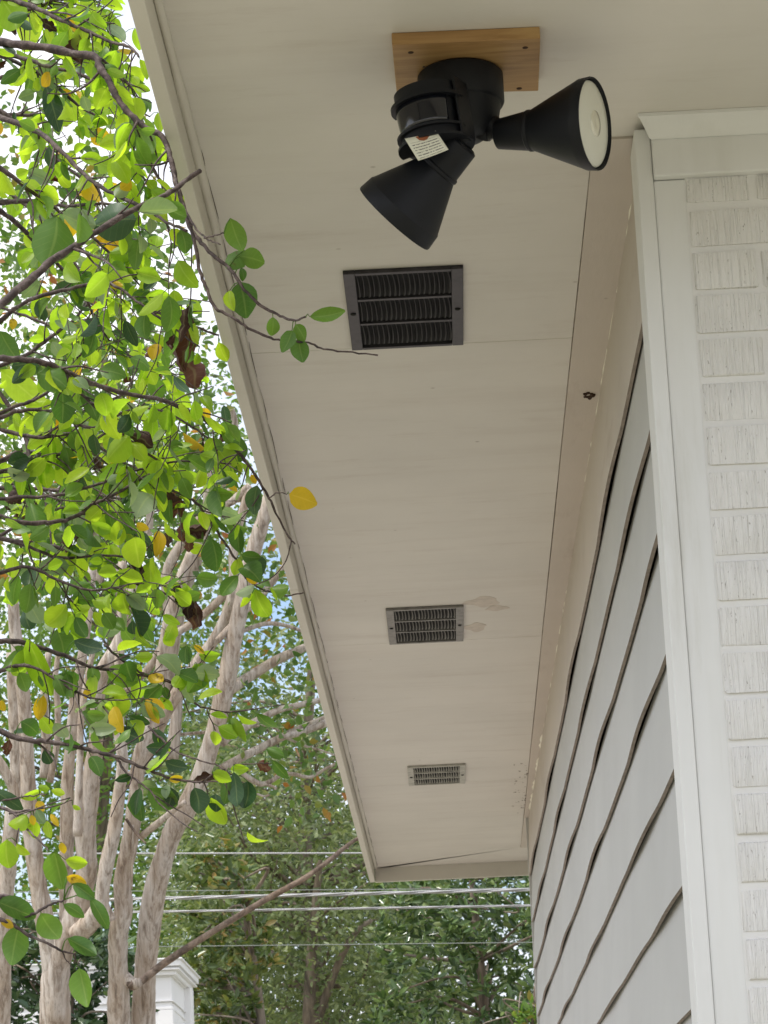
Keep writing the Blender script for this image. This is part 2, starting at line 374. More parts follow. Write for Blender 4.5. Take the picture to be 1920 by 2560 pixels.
# flat trim strip between soffit sheet and wall, with caulk
ts = MB(); ys = np.linspace(YB+.05, yk-.002, 24)
poly = [(X1-.0002+.0004*math.sin(y*3.1), y) for y in ys]+[(XW(y)+.02, y) for y in ys[::-1]]
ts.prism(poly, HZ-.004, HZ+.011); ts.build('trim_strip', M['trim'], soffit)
cb = MB()
y = YB+.1
while y < 10.4:
    L = random.uniform(.04, .5)
    n = max(2, int(L/.04)); q = [(XW(y+L*i/n)-.002+random.uniform(-.001, .001), y+L*i/n, HZ-.0055) for i in range(n+1)]
    cb.tube(q, [random.uniform(.0014, .0042) for _ in q], 6); y += L+random.uniform(.01, .18)
for k in range(14):
    yy = random.uniform(8.9, 10.6); cb.tube([(XW(yy)-.004, yy, HZ-.006), (XW(yy)-.006, yy+.06, HZ-.006), (XW(yy)-.004, yy+.12, HZ-.006)], [.002, .006, .002], 6)
tag(cb.build('caulk_bead', M['caulk'], soffit), kind='stuff')
db = MB()                                    # grime in the seam
y = YB+.1
while y < 10.6:
    L = random.uniform(.03, .25); db.tube([(X1+.0005, y, HZ+.0006), (X1+.0005+random.uniform(-.0006, .0006), y+L/2, HZ+.0004), (X1+.0005, y+L, HZ+.0006)], [.0007, random.uniform(.0008, .0016), .0007], 5)
    y += L+random.uniform(0, .2)
for k in range(38):
    yy = random.uniform(9.7, 10.8); xx = X1-abs(random.gauss(0, .03)); r = random.uniform(.0006, .0024)
    db.tube([(xx, yy, HZ), (xx+random.uniform(-.01, .01), yy+r*3, HZ)], [r, r*.4], 5)
tag(db.build('seam_grime', M['crack'], soffit), kind='stuff')
# water stains beside the middle vent
for cx, cy, rx, ry in ((.105, 7.22, .045, .055), (.085, 7.52, .03, .05), (.14, 7.30, .03, .03)):
    pl = [(cx+rx*math.cos(a)*(1+.25*math.sin(3*a+cx*50)), cy+ry*math.sin(a)*(1+.2*math.cos(4*a))) for a in np.linspace(0, 2*math.pi, 26)[:-1]]
    st = MB(); st.prism(pl, HZ-.0004-.0002*(cx*97 % 3), HZ+.002); st.build('water_stain', M['stain'], soffit)
# fascia
def fascia_len(y0, y1, jog=0):
    b = MB(); b.box((XFO-jog, y0, HZ-.06), (XFI-jog, y1, HZ+.17)); return b.build('fascia_board', M['fascia'], house, bevel=.002)
fascia_len(Y0-.022, 6.742); fascia_len(6.746, YE+.02, .001)
b = MB(); b.box((XFI+.001, Y0-.02, HZ-.06), (XR, Y0, HZ+.17)); b.build('fascia_board', M['fascia'], house, bevel=.002)
b = MB(); b.box((XFI+.0005, YE+.001, HZ-.062), (XR, YE+.021, HZ+.17)); b.build('fascia_board', M['fascia'], house, bevel=.002)
b = MB()                                     # bead along fascia and soffit
yy = np.linspace(Y0, YE, 90)
b.tube([(XFI+.006, q, HZ-.002) for q in yy], [.0075+.0012*math.sin(q*5)+random.uniform(-.001, .001) for q in yy], 8)
b.build('quarter_round', M['fascia'], soffit, smooth=True)
b = MB(); y = Y0+.8
while y < YE:
    L = random.uniform(.05, .3); b.tube([(XFI+.0145+random.uniform(-.001, .001), y+L*i/3, HZ-.0005) for i in range(4)], [.0003, .0007, .0009, .0003], 5); y += L+random.uniform(0, .15)
tag(b.build('seam_grime', M['crack'], soffit), kind='stuff')
# roof
b = MB(); b.add([(XFO-.04, Y0-.06, HZ+.17), (XR, Y0-.06, HZ+2.6), (XR, YE+.06, HZ+2.6), (XFO-.04, YE+.06, HZ+.17),
                 (XFO-.04, Y0-.06, HZ+.20), (XR, Y0-.06, HZ+2.63), (XR, YE+.06, HZ+2.63), (XFO-.04, YE+.06, HZ+.20)],
                [(0, 3, 2, 1), (4, 5, 6, 7), (0, 1, 5, 4), (1, 2, 6, 5), (2, 3, 7, 6), (3, 0, 4, 7)])
b.build('roof', M['roof'], house)
# siding wall
YWE = 10.90
sw = MB(); sw.prism([(XW(YB)+.012, YB+.03), (XR, YB+.03), (XR, YWE), (XW(YWE)+.012, YWE)], .02, HZ+.0)
siding = sw.build('siding_wall', M['crack'], house)
lap_h = [1.448]+[1.448-.1805*k for k in range(1, 17)]
def lap(h0, h1, ph, first=False):
    ys = np.linspace(YB+.06, YWE, 130); V = []; Fc = []; mi = []
    amp = .0019 if not first else .0015
    for y in ys:
        wv = amp*math.sin(2*math.pi*y/1.62+ph)+.35*amp*math.sin(2*math.pi*y/.73+ph*2.3)+.6*amp*math.sin(2*math.pi*y/3.1+ph*.7)
        gap = .0045*max(0, math.sin(2*math.pi*y/1.7+ph*1.7))
        hb = h0+.0055*(y-4.2)+wv; ht = h1+.0055*(y-4.2)+.012
        if first: ht = H+.002
        x = XW(y)
        t_ = .012
        V += [(x-.015-gap, y, EYE+hb), (x-.0085-gap, y, EYE+hb), (x+.004, y, EYE+ht), (x-(.004 if not first else .004), y, EYE+ht)]
    n = len(ys)
    for i in range(n-1):
        a = i*4; c = a+4
        Fc += [(a, c, c+1, a+1), (a+3, c+3, c, a), (a+2, c+2, c+3, a+3), (a+1, c+1, c+2, a+2)]; mi += [1, 0, 0, 0]
    Fc += [(0, 1, 2, 3), ((n-1)*4+3, (n-1)*4+2, (n-1)*4+1, (n-1)*4)]; mi += [0, 0]
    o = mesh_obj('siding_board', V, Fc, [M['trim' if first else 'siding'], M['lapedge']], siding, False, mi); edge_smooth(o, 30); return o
lap(lap_h[0], H, .6, True)  # top board in beige trim colour, standing in for warm bounce light
for i in range(1, 13): lap(lap_h[i], lap_h[i-1], random.uniform(0, 6.28))
# far corner board
b = MB(); b.box((XW(YWE)-.016, YWE+.001, .02), (XW(YWE)+.1, YWE+.03, HZ-.001)); b.build('corner_board', M['siding'], house, bevel=.002)
# near corner boards
b = MB(); b.box((.3325, YB, .02), (.3570, YB+.109, HZ-.010)); b.build('corner_board', M['white'], house, bevel=.0025)
HB = 1.6217                                  # top of brickwork / underside of frieze
b = MB(); b.box((.3573, YB+.004, .02), (.4072, YB+.05, EYE+HB-.001)); b.build('corner_board', M['white'], house, bevel=.003)
# brick wall
bw = MB(); bw.box((.4055, YB+.0038, .02), (XR, YB+.03, EYE+HB+.1)); brickw = bw.build('brick_wall', M['mortar'], house)
def brick_mesh(L, seed):
    rr = random.Random(seed); bb = MB(); hh = .0592
    bb.box((0, 0, 0), (L, .03, hh)); o = bb.build('brick', M['brick'], None, bevel=.0032, bseg=2); me = o.data
    for v in me.vertices:
        if v.co.y < .01: v.co += Vector((rr.uniform(-.0016, .0016), rr.uniform(-.0008, .0012), rr.uniform(-.0014, .0014)))
    bpy.data.objects.remove(o); edge_smooth_me(me); return me
def edge_smooth_me(me): me.polygons.foreach_set('use_smooth', [True]*len(me.polygons)); me.set_sharp_from_angle(angle=math.radians(50))
ms = [brick_mesh(.200, k) for k in range(6)]; mh = [brick_mesh(.095, 10+k) for k in range(5)]
for r in range(-1, 27):
    zt = EYE+1.5736-r*.07006
    x = .4085; k = 0
    top = zt-.0685
    if r == -1: top = EYE+1.5736+.005
    while x < 1.75:
        head = (k == 0 and r % 2 == 1)
        me = random.choice(mh if head else ms); L = .095 if head else .200
        mw = Matrix.Translation((x+random.uniform(-.0015, .0015), YB+random.uniform(-.002, .0015), top+.002)) @ Matrix.Rotation(random.uniform(-.006, .006), 4, 'Y')
        if r == -1: mw = mw @ Matrix.Diagonal((1, 1, .66, 1))
        inst('brick', me, mw, brickw); x += L+.0115; k += 1
# frieze and crown over the brick
b = MB(); b.box((.3575, YB-.012, EYE+HB), (XR, YB+.05, HZ-.012)); b.build('frieze_board', M['white'], house, bevel=.003)
prof = [(YB-.013, HZ-.034), (YB-.018, HZ-.033), (YB-.022, HZ-.027), (YB-.036, HZ-.008), (YB-.041, HZ-.006), (YB-.041, HZ-.0005), (YB-.013, HZ-.0005)]
xl = [.3575-(YB-.013-p[0])*.75 for p in prof]
V = [(x, p[0], p[1]) for x, p in zip(xl, prof)]+[(XR, p[0], p[1]) for p in prof]; n = len(prof)
o = mesh_obj('crown_moulding', V, [tuple(range(n)), tuple(range(2*n-1, n-1, -1))]+[(i, i+n, (i+1) % n+n, (i+1) % n) for i in range(n)], M['white'], house)
edge_smooth(o, 50)

# ------------------------------------------------------------------ soffit vents
def vent(x0, x1, y0, y1, mat, label, skew=0.0, bow=.0):
    W, L = x1-x0, y1-y0
    root = tag(empty('soffit_vent', ((x0+x1)/2, (y0+y1)/2, HZ)), label, 'vent')
    root.rotation_euler = (0, 0, skew); bpy.context.view_layer.update()
    def loc(o): o.matrix_parent_inverse = Matrix.Identity(4); return o
    d = .008; hw, hl = W/2, L/2; fx = .021; fy = .012
    m = MB(); m.box((-hw+.004, -hl+.004, -.0022), (hw-.004, hl-.004, -.0004)); loc(m.build('backing', M['dark'], root))
    m = MB()
    m.box((-hw, -hl, -d), (-hw+fx, hl, -.0005)); m.box((hw-fx, -hl, -d), (hw, hl, -.0005))
    m.box((-hw+fx+.0002, -hl, -d), (hw-fx-.0002, -hl+fy, -.0005)); m.box((-hw+fx+.0002, hl-fy, -d), (hw-fx-.0002, hl, -.0005))
    fr = loc(m.build('frame', mat, root, bevel=.0012))
    for sx in (-1, 1):
        v, f = lathe([(0, .0055), (.0018, .005), (.003, .0025)], (sx*(hw-fx/2), .012*sx*0, -d), (0, 0, -1), 14)
        mm = MB(); mm.add(v, f); loc(mm.build('screw', M['dark'], root))
    nrow, ns = 3, 19
    inner = L-2*fy; rl = inner/nrow; pit = (W-2*fx)/ns
    for k in range(1, nrow):
        m = MB(); yy = -hl+fy+rl*k; m.box((-hw+fx+.0002, yy-.005, -d+.001), (hw-fx-.0002, yy+.005, -.0025)); loc(m.build('divider', mat, root))
    sl = []
    for var in range(4):
        V = []; Fc = []; ny = 9; Ls = rl-.012; rr = random.Random(var+int(x0*1000)); sk = rr.uniform(-.0009, .0009)
        for i in range(ny):
            t = i/(ny-1); e = min(1, math.sin(math.pi*t)**.45*1.0) if 0 < t < 1 else 0
            yy = (t-.5)*Ls; b_ = .0009*math.sin(math.pi*t)+sk*t
            for (dx, dz) in ((-.0014, -.0030), (.0000+.0022*e, -.0035-.0066*e), (.0008+.0022*e, -.0034-.0066*e), (-.0006, -.0026)):
                V.append((dx+b_, yy, dz))
        for i in range(ny-1):
            for k in range(4): Fc.append((i*4+k, i*4+(k+1) % 4, i*4+4+(k+1) % 4, i*4+4+k))
        Fc += [(3, 2, 1, 0), tuple((ny-1)*4+k for k in range(4))]
        o = mesh_obj('slat', V, Fc, mat); me = o.data; bpy.data.objects.remove(o); me.polygons.foreach_set('use_smooth', [True]*len(me.polygons)); me.set_sharp_from_angle(angle=math.radians(40)); sl.append(me)
    for r in range(nrow):
        for k in range(ns):
            o = bpy.data.objects.new('slat', random.choice(sl)); COL.objects.link(o); o.parent = root
            o.location = (-hw+fx+pit*(k+.35)+random.uniform(-.0004, .0004), -hl+fy+rl*(r+.5), random.uniform(-.0004, .0004)); o.rotation_euler = (0, random.gauss(0, .05), random.gauss(0, .006))
    return root
vent(-.1505, .0625, 4.640, 5.062, M['vent_a'], 'dark louvred soffit vent just beyond the floodlight', .004)
vent(-.1575, .0505, 7.238, 7.656, M['vent_b'], 'grey louvred soffit vent beside a brown water stain', .006)
vent(-.158, .0458, 9.643, 10.018, M['vent_c'], 'pale metal louvred soffit vent near the far end of the eave', .008)

# ------------------------------------------------------------------ mounting board and floodlight
hb = H-.019
cs = [U(980, 112, hb), U(1351, 96, hb), U(1346, 228, hb), U(992, 237, hb)]
cs[0], cs[1], cs[2], cs[3] = [Vector((c.x, c.y, 0)) for c in cs]
m = MB(); m.prism([(c.x, c.y) for c in cs], HZ-.019, HZ-.0003)
bc = sum(cs, Vector())/4
board = tag(empty('mounting_board', (bc.x, bc.y, HZ)), 'square of bare reddish wood screwed to the soffit behind the floodlight', 'board')
m.build('board', M['wood'], board, bevel=.0018)
for x, y in ((1027, 131), (1313, 119), (1298, 221)):
    q = U(x, y, hb); v, f = lathe([(-.002, .0042), (.0004, .0042), (.0012, .002)], (q.x, q.y, HZ-.019), (0, 0, -1), 12)
    m = MB(); m.add(v, f); m.build('screw', M['dirt'], board)
def cdir(a, b, c): return (R_*a+D_*b+F_*c).normalized()
bq = U(1150, 186, hb); zb = depth(bq)
fix = tag(empty('floodlight', (bq.x, bq.y, HZ-.019)), 'black twin head motion sensor floodlight hanging from the wooden board', 'floodlight')
dn = Vector((0, 0, -1))
v, f = lathe([(.0005, .060), (.004, .063), (.046, .063), (.050, .061), (.052, .0575), (.075, .053), (.092, .044), (.102, .030), (.106, .012)], (bq.x, bq.y, HZ-.019), dn, 48)
m = MB(); m.add(v, f); base = m.build('base', M['black'], fix); edge_smooth(base, 30)
q = P(1056, 157, zb-.03); q2 = P(1100, 160, zb-.02)
m = MB(); m.tube([q, (q+q2)/2, q2], [.007, .006, .006], 10); m.build('latch', M['black'], base, smooth=True)
# motion sensor: D shaped drum
sc_ = P(1076, 290, zb-.085)
u = Vector((-.46, -.88, 0)).normalized(); vv = Vector((-u.y, u.x, 0)); wv = Vector((0, 0, 1))
tilt = Matrix.Rotation(math.radians(-6), 3, 'Y')
def drum(r, back, h0, h1, hwid=None, a0=-90, a1=90):
    pl = [(r*math.cos(math.radians(a)), r*math.sin(math.radians(a))) for a in np.linspace(a0, a1, 26)]
    pl += [(-back, r), (-back, -r)]
    n = len(pl); V = []
    for h in (h0, h1): V += [sc_+tilt@(u*p[0]+vv*p[1]+wv*h) for p in pl]
    return V, [tuple(range(n-1, -1, -1)), tuple(range(n, 2*n))]+[(i, (i+1) % n, n+(i+1) % n, n+i) for i in range(n)]
m = MB()
m.add(*drum(.048, .03, .017, .036)); m.add(*drum(.0555, .0, .012, .017)); m.add(*drum(.0445, .03, -.030, .012)); m.add(*drum(.053, .0, -.034, -.030)); m.add(*drum(.047, .028, -.047, -.034))
m.add(*drum(.054, .0, -.051, -.047))
sens = m.build('motion_sensor', M['black'], fix); edge_smooth(sens, 30)
m = MB(); pl = [math.radians(a) for a in np.linspace(-66, 58, 24)]; V = []
for h in (-.0295, -.022, .004, .0115): V += [sc_+tilt@((u*math.cos(a)+vv*math.sin(a))*(.0484+.075*h)+wv*h) for a in pl]
Fc = [(j*24+i, j*24+i+1, (j+1)*24+i+1, (j+1)*24+i) for j in range(3) for i in range(23)]
m.add(V, Fc); o = m.build('lens_window', M['gloss'], sens, smooth=True); sol = o.modifiers.new('s', 'SOLIDIFY'); sol.thickness = .002
# side plate on the right of the sensor
pr = sc_+tilt@(vv*.05+u*-.012)
V = []
for h in (-.049, .042):
    for a, b_ in ((-.028, .0), (.014, .0), (.014, .004), (-.028, .004)): V.append(sc_+tilt@(u*a+vv*(.0482+b_)+wv*h))
m = MB(); m.add(V, [(0, 3, 2, 1), (4, 5, 6, 7), (0, 1, 5, 4), (1, 2, 6, 5), (2, 3, 7, 6), (3, 0, 4, 7)]); m.build('side_plate', M['black'], sens, bevel=.002)
# link between sensor and base
m = MB(); e0 = Vector((bq.x, bq.y, HZ-.07)); m.tube([sc_-u*.02+wv*.01, (sc_+e0)/2-u*.0, e0], [.036, .036, .034], 16); m.build('bracket', M['black'], base, smooth=True)
# paper label
lz = depth(sc_)-.060
lp = [P(1011.7, 347, lz), P(1090, 326, lz-.002), P(1121.8, 375, lz-.012), P(1045, 400, lz-.012)]
nx, ny = 9, 7; V = []; UVs = []
nrm = (lp[1]-lp[0]).cross(lp[3]-lp[0]).normalized()
for j in range(ny):
    for i in range(nx):
        s_, t_ = i/(nx-1), j/(ny-1)
        V.append(lp[0]*(1-s_)*(1-t_)+lp[1]*s_*(1-t_)+lp[2]*s_*t_+lp[3]*(1-s_)*t_+nrm*.003*math.sin(s_*2.6+t_)); UVs.append((s_, 1-t_))
Fc = [(j*nx+i, j*nx+i+1, (j+1)*nx+i+1, (j+1)*nx+i) for j in range(ny-1) for i in range(nx-1)]
lab = mesh_obj('label_tag', V, Fc, M['label'], sens, True)
uvl = lab.data.uv_layers.new(name='UVMap')
for lpz in lab.data.loops: uvl.data[lpz.index].uv = UVs[lpz.vertex_index]
sol = lab.modifiers.new('s', 'SOLIDIFY'); sol.thickness = .0005
lab['label'] = 'cream paper instruction label with lines of small print'
def onlab(s_, t_): return lp[0]*(1-s_)*(1-t_)+lp[1]*s_*(1-t_)+lp[2]*s_*t_+lp[3]*(1-s_)*t_+nrm*.003*math.sin(s_*2.6+t_)
tow = nrm if nrm.dot(C0-lp[0]) > 0 else -nrm
m = MB(); V = [onlab(a, b_)+tow*.0009 for a, b_ in ((.33, .02), (.72, .02), (.74, .12), (.62, .24), (.5, .27), (.38, .2))]; m.add(V, [(0, 1, 2, 3, 4, 5)])
m.build('label_emblem', M['print'], lab)
# lamp heads
def lamp(start, ax, prof, bulb, elbow, scale=1):
    m = MB(); v, f = lathe(prof, start, ax, 56, True, False); m.add(v, f)
    o = m.build('lamp_holder', M['black'], fix); edge_smooth(o, 24)
    sol = o.modifiers.new('s', 'SOLIDIFY'); sol.thickness = .0022; sol.offset = -1
    m = MB(); v, f = lathe(bulb, start, ax, 56, True, True); m.add(v, f); bo = m.build('bulb', M['bulb'], o); edge_smooth(bo, 40)
    d1 = bulb[-1][0]
    m = MB(); v, f = lathe([(d1-.002, .02), (d1+.0006, .019), (d1+.0012, .013), (d1+.002, .011), (d1+.0012, .006), (d1+.0008, .0005)], start, ax, 32); m.add(v, f); m.build('bulb_core', M['bulb_core'], bo, smooth=True)
    m = MB(); m.tube(elbow[0], elbow[1], 18); e = m.build('swivel_arm', M['black'], fix, smooth=True)
    return o
zR = zb-.035
sR = P(1242, 336, zR); aR = cdir(.905, -.045, -.42)
lamp(sR, aR, [(0, .018), (.002, .0220), (.049, .0290), (.051, .0305), (.054, .0305), (.056, .0295), (.133, .0640), (.137, .0660), (.151, .0675), (.153, .0670), (.153, .0655)],
     [(.05, .02), (.137, .058), (.146, .0630), (.1485, .062), (.1505, .058), (.1525, .04), (.1535, .02)],
     ([Vector((bq.x, bq.y, HZ-.019-.075))+cdir(.7, .5, .0)*.03, P(1222, 290, zR+.0), P(1236, 318, zR), P(1247, 336, zR)], [.020, .0165, .0155, .018]))
zL = zb-.10
sL = P(1157, 356, zL); aL = cdir(-.665, .72, .20)
lamp(sL, aL, [(0, .022), (.003, .0265), (.046, .0300), (.048, .0325), (.052, .0325), (.054, .031), (.122, .0620), (.125, .0640), (.146, .0665), (.148, .0660), (.148, .0645)],
     [(.05, .02), (.13, .056), (.14, .0610), (.1425, .059), (.1445, .056), (.1465, .04), (.1475, .02)],
     ([Vector((bq.x, bq.y, HZ-.019-.08)), P(1143, 325, zb-.06), P(1149, 342, zL+.01), P(1154, 360, zL)], [.024, .019, .017, .02]))
# mud nest on the trim strip
q = U(1472, 989, H-.006)
m = MB(); 
for k in range(9):
    c = q+Vector((random.uniform(-.009, .009), random.uniform(-.022, .022), 0)); r = random.uniform(.003, .006)
    v, f = lathe([(-.001, r), (r*.5, r*.9), (r*.9, r*.4)], (c.x, c.y, HZ-.0045), (0, 0, -1), 8); m.add(v, f)
tag(m.build('mud_nest', M['dirt']), 'small dark crumbled mud nest stuck on the trim along the wall', 'nest')

# ------------------------------------------------------------------ leaves
def leaf_mesh(name, matl, seed, wr=.62):
    rr = random.Random(seed); nL = 9; V = []; Fc = []; curl = rr.uniform(-.5, .5); fold = rr.uniform(.05, .38); rag = rr.uniform(0, .07); pw = rr.uniform(.85, 1.1); bend = rr.uniform(-.35, .35)
    tw = rr.uniform(-.25, .25); asym = rr.uniform(-.06, .06)
    for i in range(nL):
        t = i/(nL-1); wd = wr*.5*(math.sin(math.pi*min(1, (.015+.965*t)**pw))**.72)*(1+rr.uniform(-rag, rag)) if i > 0 else .004
        zc = curl*(t*t-t)*1.2
        cx = asym*math.sin(math.pi*t)+bend*.25*t*t
        for s_ in (-1, -.5, 0, .5, 1):
            ww = s_*wd; V.append((cx+ww*math.cos(tw*t), t, zc+abs(ww)*fold*2+ww*math.sin(tw*t)+rr.uniform(-.012, .012)))
    for i in range(nL-1):
        for k in range(4): a = i*5+k; Fc.append((a, a+1, a+6, a+5))
    return np.array(V), Fc
def dead_mesh(seed):
    rr = random.Random(seed); V = []; Fc = []; nL = 8
    for i in range(nL):
        t = i/(nL-1); wd = .34*math.sin(math.pi*min(1, t*.93+.04))**.7*(1+rr.uniform(-.3, .3)); ang = 2.2*(1+rr.uniform(-.3, .3))
        bx, bz = rr.uniform(-.06, .06), rr.uniform(-.08, .08)
        for s_ in (-1, -.5, 0, .5, 1):
            a = s_*ang; V.append((bx+wd*math.sin(a)*.7, t+rr.uniform(-.05, .05), bz+wd*(1-math.cos(a))*.6))
    for i in range(nL-1):
        for k in range(4): a = i*5+k; Fc.append((a, a+1, a+6, a+5))
    return np.array(V), Fc
def blade_of(v): k = len(v)//5; return np.array([(1-abs(s_), i/(k-1)) for i in range(k) for s_ in (-1, -.5, 0, .5, 1)])
LEAF = {}
for key in 'lgdpy':
    LEAF[key] = [leaf_mesh('leaf', None, ord(key)*10+k, .54+.025*k) for k in range(9)]
LEAF['b'] = [dead_mesh(k) for k in range(9)]
LME = {}
for key, arr in LEAF.items():
    LME[key] = []
    for V, Fc in arr:
        o = mesh_obj('leaf', V, Fc, M['lf_'+key], None, True, attr=np.zeros(len(V)), blade=blade_of(V)); LME[key].append(o.data); bpy.data.objects.remove(o)

# ------------------------------------------------------------------ foreground tree
tb = P(-330, 1200, 4.7)
ftree = tag(empty('leafy_tree', (tb.x, tb.y, 0)), 'round leaved tree with lime and yellowing leaves on thin dark twigs beside the eave', 'tree')
tx, ty = tb.x, tb.y
pts = crom([(tx-.05, ty+.05, 0), (tx, ty, 1.2), (tx+.03, ty-.02, 2.2), (tx-.02, ty, 3.2), (tx-.1, ty+.05, 4.4)], 8)
mesh_obj('trunk', *tube(pts, list(np.linspace(.085, .03, len(pts))), 14), M['twig'], ftree, True)
def fx_line(y):                                # left edge of the fascia in the frame
    return np.interp(y, [0, 2204], [322, 937])
TW = []                                        # twig sample points: (x, y, z)
def branch(pl, z0, z1, r0_, r1_, root=True, name='branch', twigs=0, leaves=True, parent=None):
    pl = [tuple(map(float, p)) for p in pl]; n = len(pl)
    zz = np.linspace(z0, z1, n)
    q = crom([(x, y, z) for (x, y), z in zip(pl, zz)], 5)
    q = [np.array((a[0]+rng.normal(0, 1.0), a[1]+rng.normal(0, 1.0), a[2])) for a in q]
    W3 = [P(*a) for a in q]; rad = list(np.linspace(r0_, r1_, len(q)))
    if root and pl[0][0] < 30:
        s_ = W3[0]; dirv = Vector((tx, ty, max(.6, min(4.2, s_.z-.15)))); k = 5
        pre = [dirv.lerp(s_, i/k)+Vector((0, 0, .05*math.sin(math.pi*i/k))) for i in range(k)]
        W3 = pre+W3; rad = [r0_*1.5]*1+[r0_*1.2]*(k-1)+rad
    m = MB(); rad = [r_*(1+random.uniform(-.1, .16)) for r_ in rad]; m.tube(W3, rad, 8)
    for a in q: TW.append(tuple(a))
    L = 0
    for i in range(int(twigs*2.2)):
        k = random.randint(max(1, len(q)//6), len(q)-2); a = q[k]; dv = q[min(k+1, len(q)-1)]-q[k-1]; an = math.atan2(dv[1], dv[0])+random.choice((-1, 1))*random.uniform(.4, 1.2)
        ln = random.uniform(50, 170); pp = [a]
        for j in range(3):
            an += random.uniform(-.35, .35)+.1; a = a+np.array((math.cos(an)*ln/3, math.sin(an)*ln/3, random.uniform(-.05, .05))); pp.append(a)
        if pp[-1][0] > fx_line(pp[-1][1])-6: continue
        qq = crom(pp, 3); m.tube([P(*t) for t in qq], list(np.linspace(max(.0013, rad[min(k, len(rad)-1)]*.45), .0009, len(qq))), 5)
        for t in qq[1:]: TW.append(tuple(t))
    o = m.build(name, M['twig'], parent or ftree, True); return o
def zl(fn, *pp): return [fn(*p) for p in pp]
B = branch
B(zl(Z2, (-20, 180), (100, 195), (220, 210), (330, 235), (410, 245), (430, 290), (470, 350), (510, 430), (560, 490), (620, 545), (700, 590), (730, 660), (750, 740), (768, 810), (790, 890), (820, 980), (870, 1050), (930, 1110), (1000, 1170), (1055, 1250), (1130, 1320), (1210, 1365), (1270, 1385), (1320, 1370)), 4.35, 3.95, .0068, .0014, twigs=10)
B(zl(Z2, (805, 930), (835, 1020), (870, 1190), (895, 1250), (930, 1330), (1010, 1375), (1090, 1425), (1170, 1460), (1230, 1472), (1330, 1480), (1400, 1508), (1500, 1520), (1632, 1535)), 4.03, 3.95, .0028, .0011, root=False)
B(zl(Z2, (795, 900), (850, 990), (900, 1035), (950, 1055)), 4.03, 3.95, .0018, .0009, root=False)
B(zl(Z2, (880, 1030), (920, 1020), (970, 1005)), 3.98, 3.95, .0014, .0009, root=False)
B(zl(Z2, (-10, 505), (90, 540), (180, 580), (250, 640), (330, 720), (420, 800), (540, 860), (640, 910), (720, 960), (805, 1000)), 4.6, 4.1, .0048, .002, twigs=8)
B([(-15, 775)]+zl(Z2, (130, 1210), (220, 1130), (330, 1060), (420, 1000), (590, 900), (700, 850), (780, 800), (865, 735)), 3.7, 3.9, .0056, .0030, twigs=4)
B(zl(Z2, (-30, -20), (85, 10), (180, 45), (270, 90), (370, 130), (480, 180), (560, 205), (600, 245)), 4.9, 4.6, .0050, .002, twigs=8)
B(zl(Z2, (430, 250), (500, 310), (560, 370), (590, 440), (600, 470)), 4.33, 4.5, .0025, .0012, root=False, twigs=3)
B(zl(Z2, (600, 560), (575, 640), (600, 740), (650, 790), (700, 830)), 4.25, 4.3, .0024, .0016, root=False, twigs=1)
B(zl(Z2, (600, 560), (640, 680), (690, 780), (715, 830)), 4.25, 4.2, .0026, .002, root=False)
B(zl(Z3, (-10, 340), (100, 345), (200, 360), (280, 395), (360, 430), (450, 465), (560, 495), (700, 520), (800, 560), (900, 615), (980, 690), (1060, 780), (1120, 870), (1160, 940), (1200, 1020), (1240, 1100), (1272, 1142)), 4.35, 4.5, .0052, .0013, twigs=7)
B(zl(Z3, (1160, 945), (1185, 925), (1200, 918), (1245, 925)), 4.46, 4.45, .0014, .0006, root=False)
B(zl(Z3, (180, 355), (300, 450), (440, 575), (500, 640), (560, 690), (670, 775), (720, 790)), 4.5, 4.6, .003, .0018, root=False, twigs=4)
B(zl(Z3, (-10, 1020), (100, 1050), (240, 1045), (330, 1020), (400, 970), (470, 940), (560, 890), (640, 840), (730, 790), (860, 785), (1000, 795)), 4.5, 4.7, .0042, .0012, twigs=8)
B(zl(Z3, (-10, 945), (200, 935), (330, 910), (430, 880), (520, 850), (620, 815), (700, 790)), 4.7, 4.62, .0034, .0016, twigs=5)
B(zl(Z3, (640, 840), (700, 885), (790, 930), (850, 965), (890, 1020), (940, 1090), (1000, 1180), (1040, 1240), (1060, 1282), (1110, 1325), (1170, 1350), (1240, 1365), (1310, 1350)), 4.66, 4.9, .0026, .0012, root=False, twigs=3)
B(zl(Z3, (640, 130), (760, 170), (880, 215), (945, 240)), 4.9, 5.1, .003, .002, root=False, twigs=3)
B(zl(Z3, (-20, 200), (120, 90), (300, 40), (450, 10), (560, 70), (640, 130), (760, 215), (860, 290)), 5.0, 4.8, .0042, .0012, twigs=6)
B(zl(Z3, (830, -250), (828, 0), (820, 110), (815, 160)), 4.2, 4.2, .0012, .0009, root=False)
B(zl(Z3, (-20, 600), (120, 560), (260, 580), (400, 640), (560, 560), (720, 570), (850, 650), (920, 700)), 5.2, 5.0, .004, .0014, twigs=8)
B(zl(Z3, (595, 620), (592, 800), (585, 980), (580, 1050), (620, 1130), (660, 1170)), 4.9, 4.9, .0014, .0008, root=False)
B(zl(Z3, (-20, 640), (150, 680), (300, 665), (420, 715), (560, 800), (700, 830)), 5.3, 5.1, .0042, .0014, twigs=6)
B(zl(Z3, (-20, 1110), (120, 1150), (260, 1200), (430, 1190), (600, 1200), (700, 1170)), 5.0, 5.0, .0036, .0012, twigs=6)
B(zl(Z4, (-10, 350), (80, 355), (180, 380), (300, 420), (370, 455), (470, 475), (580, 490), (660, 510), (740, 530), (850, 625), (920, 645), (1000, 660), (1100, 640)), 4.7, 4.8, .0044, .0008, twigs=6)
B(zl(Z4, (450, 365), (540, 440), (620, 490), (740, 530)), 4.75, 4.75, .0022, .0015, root=False)
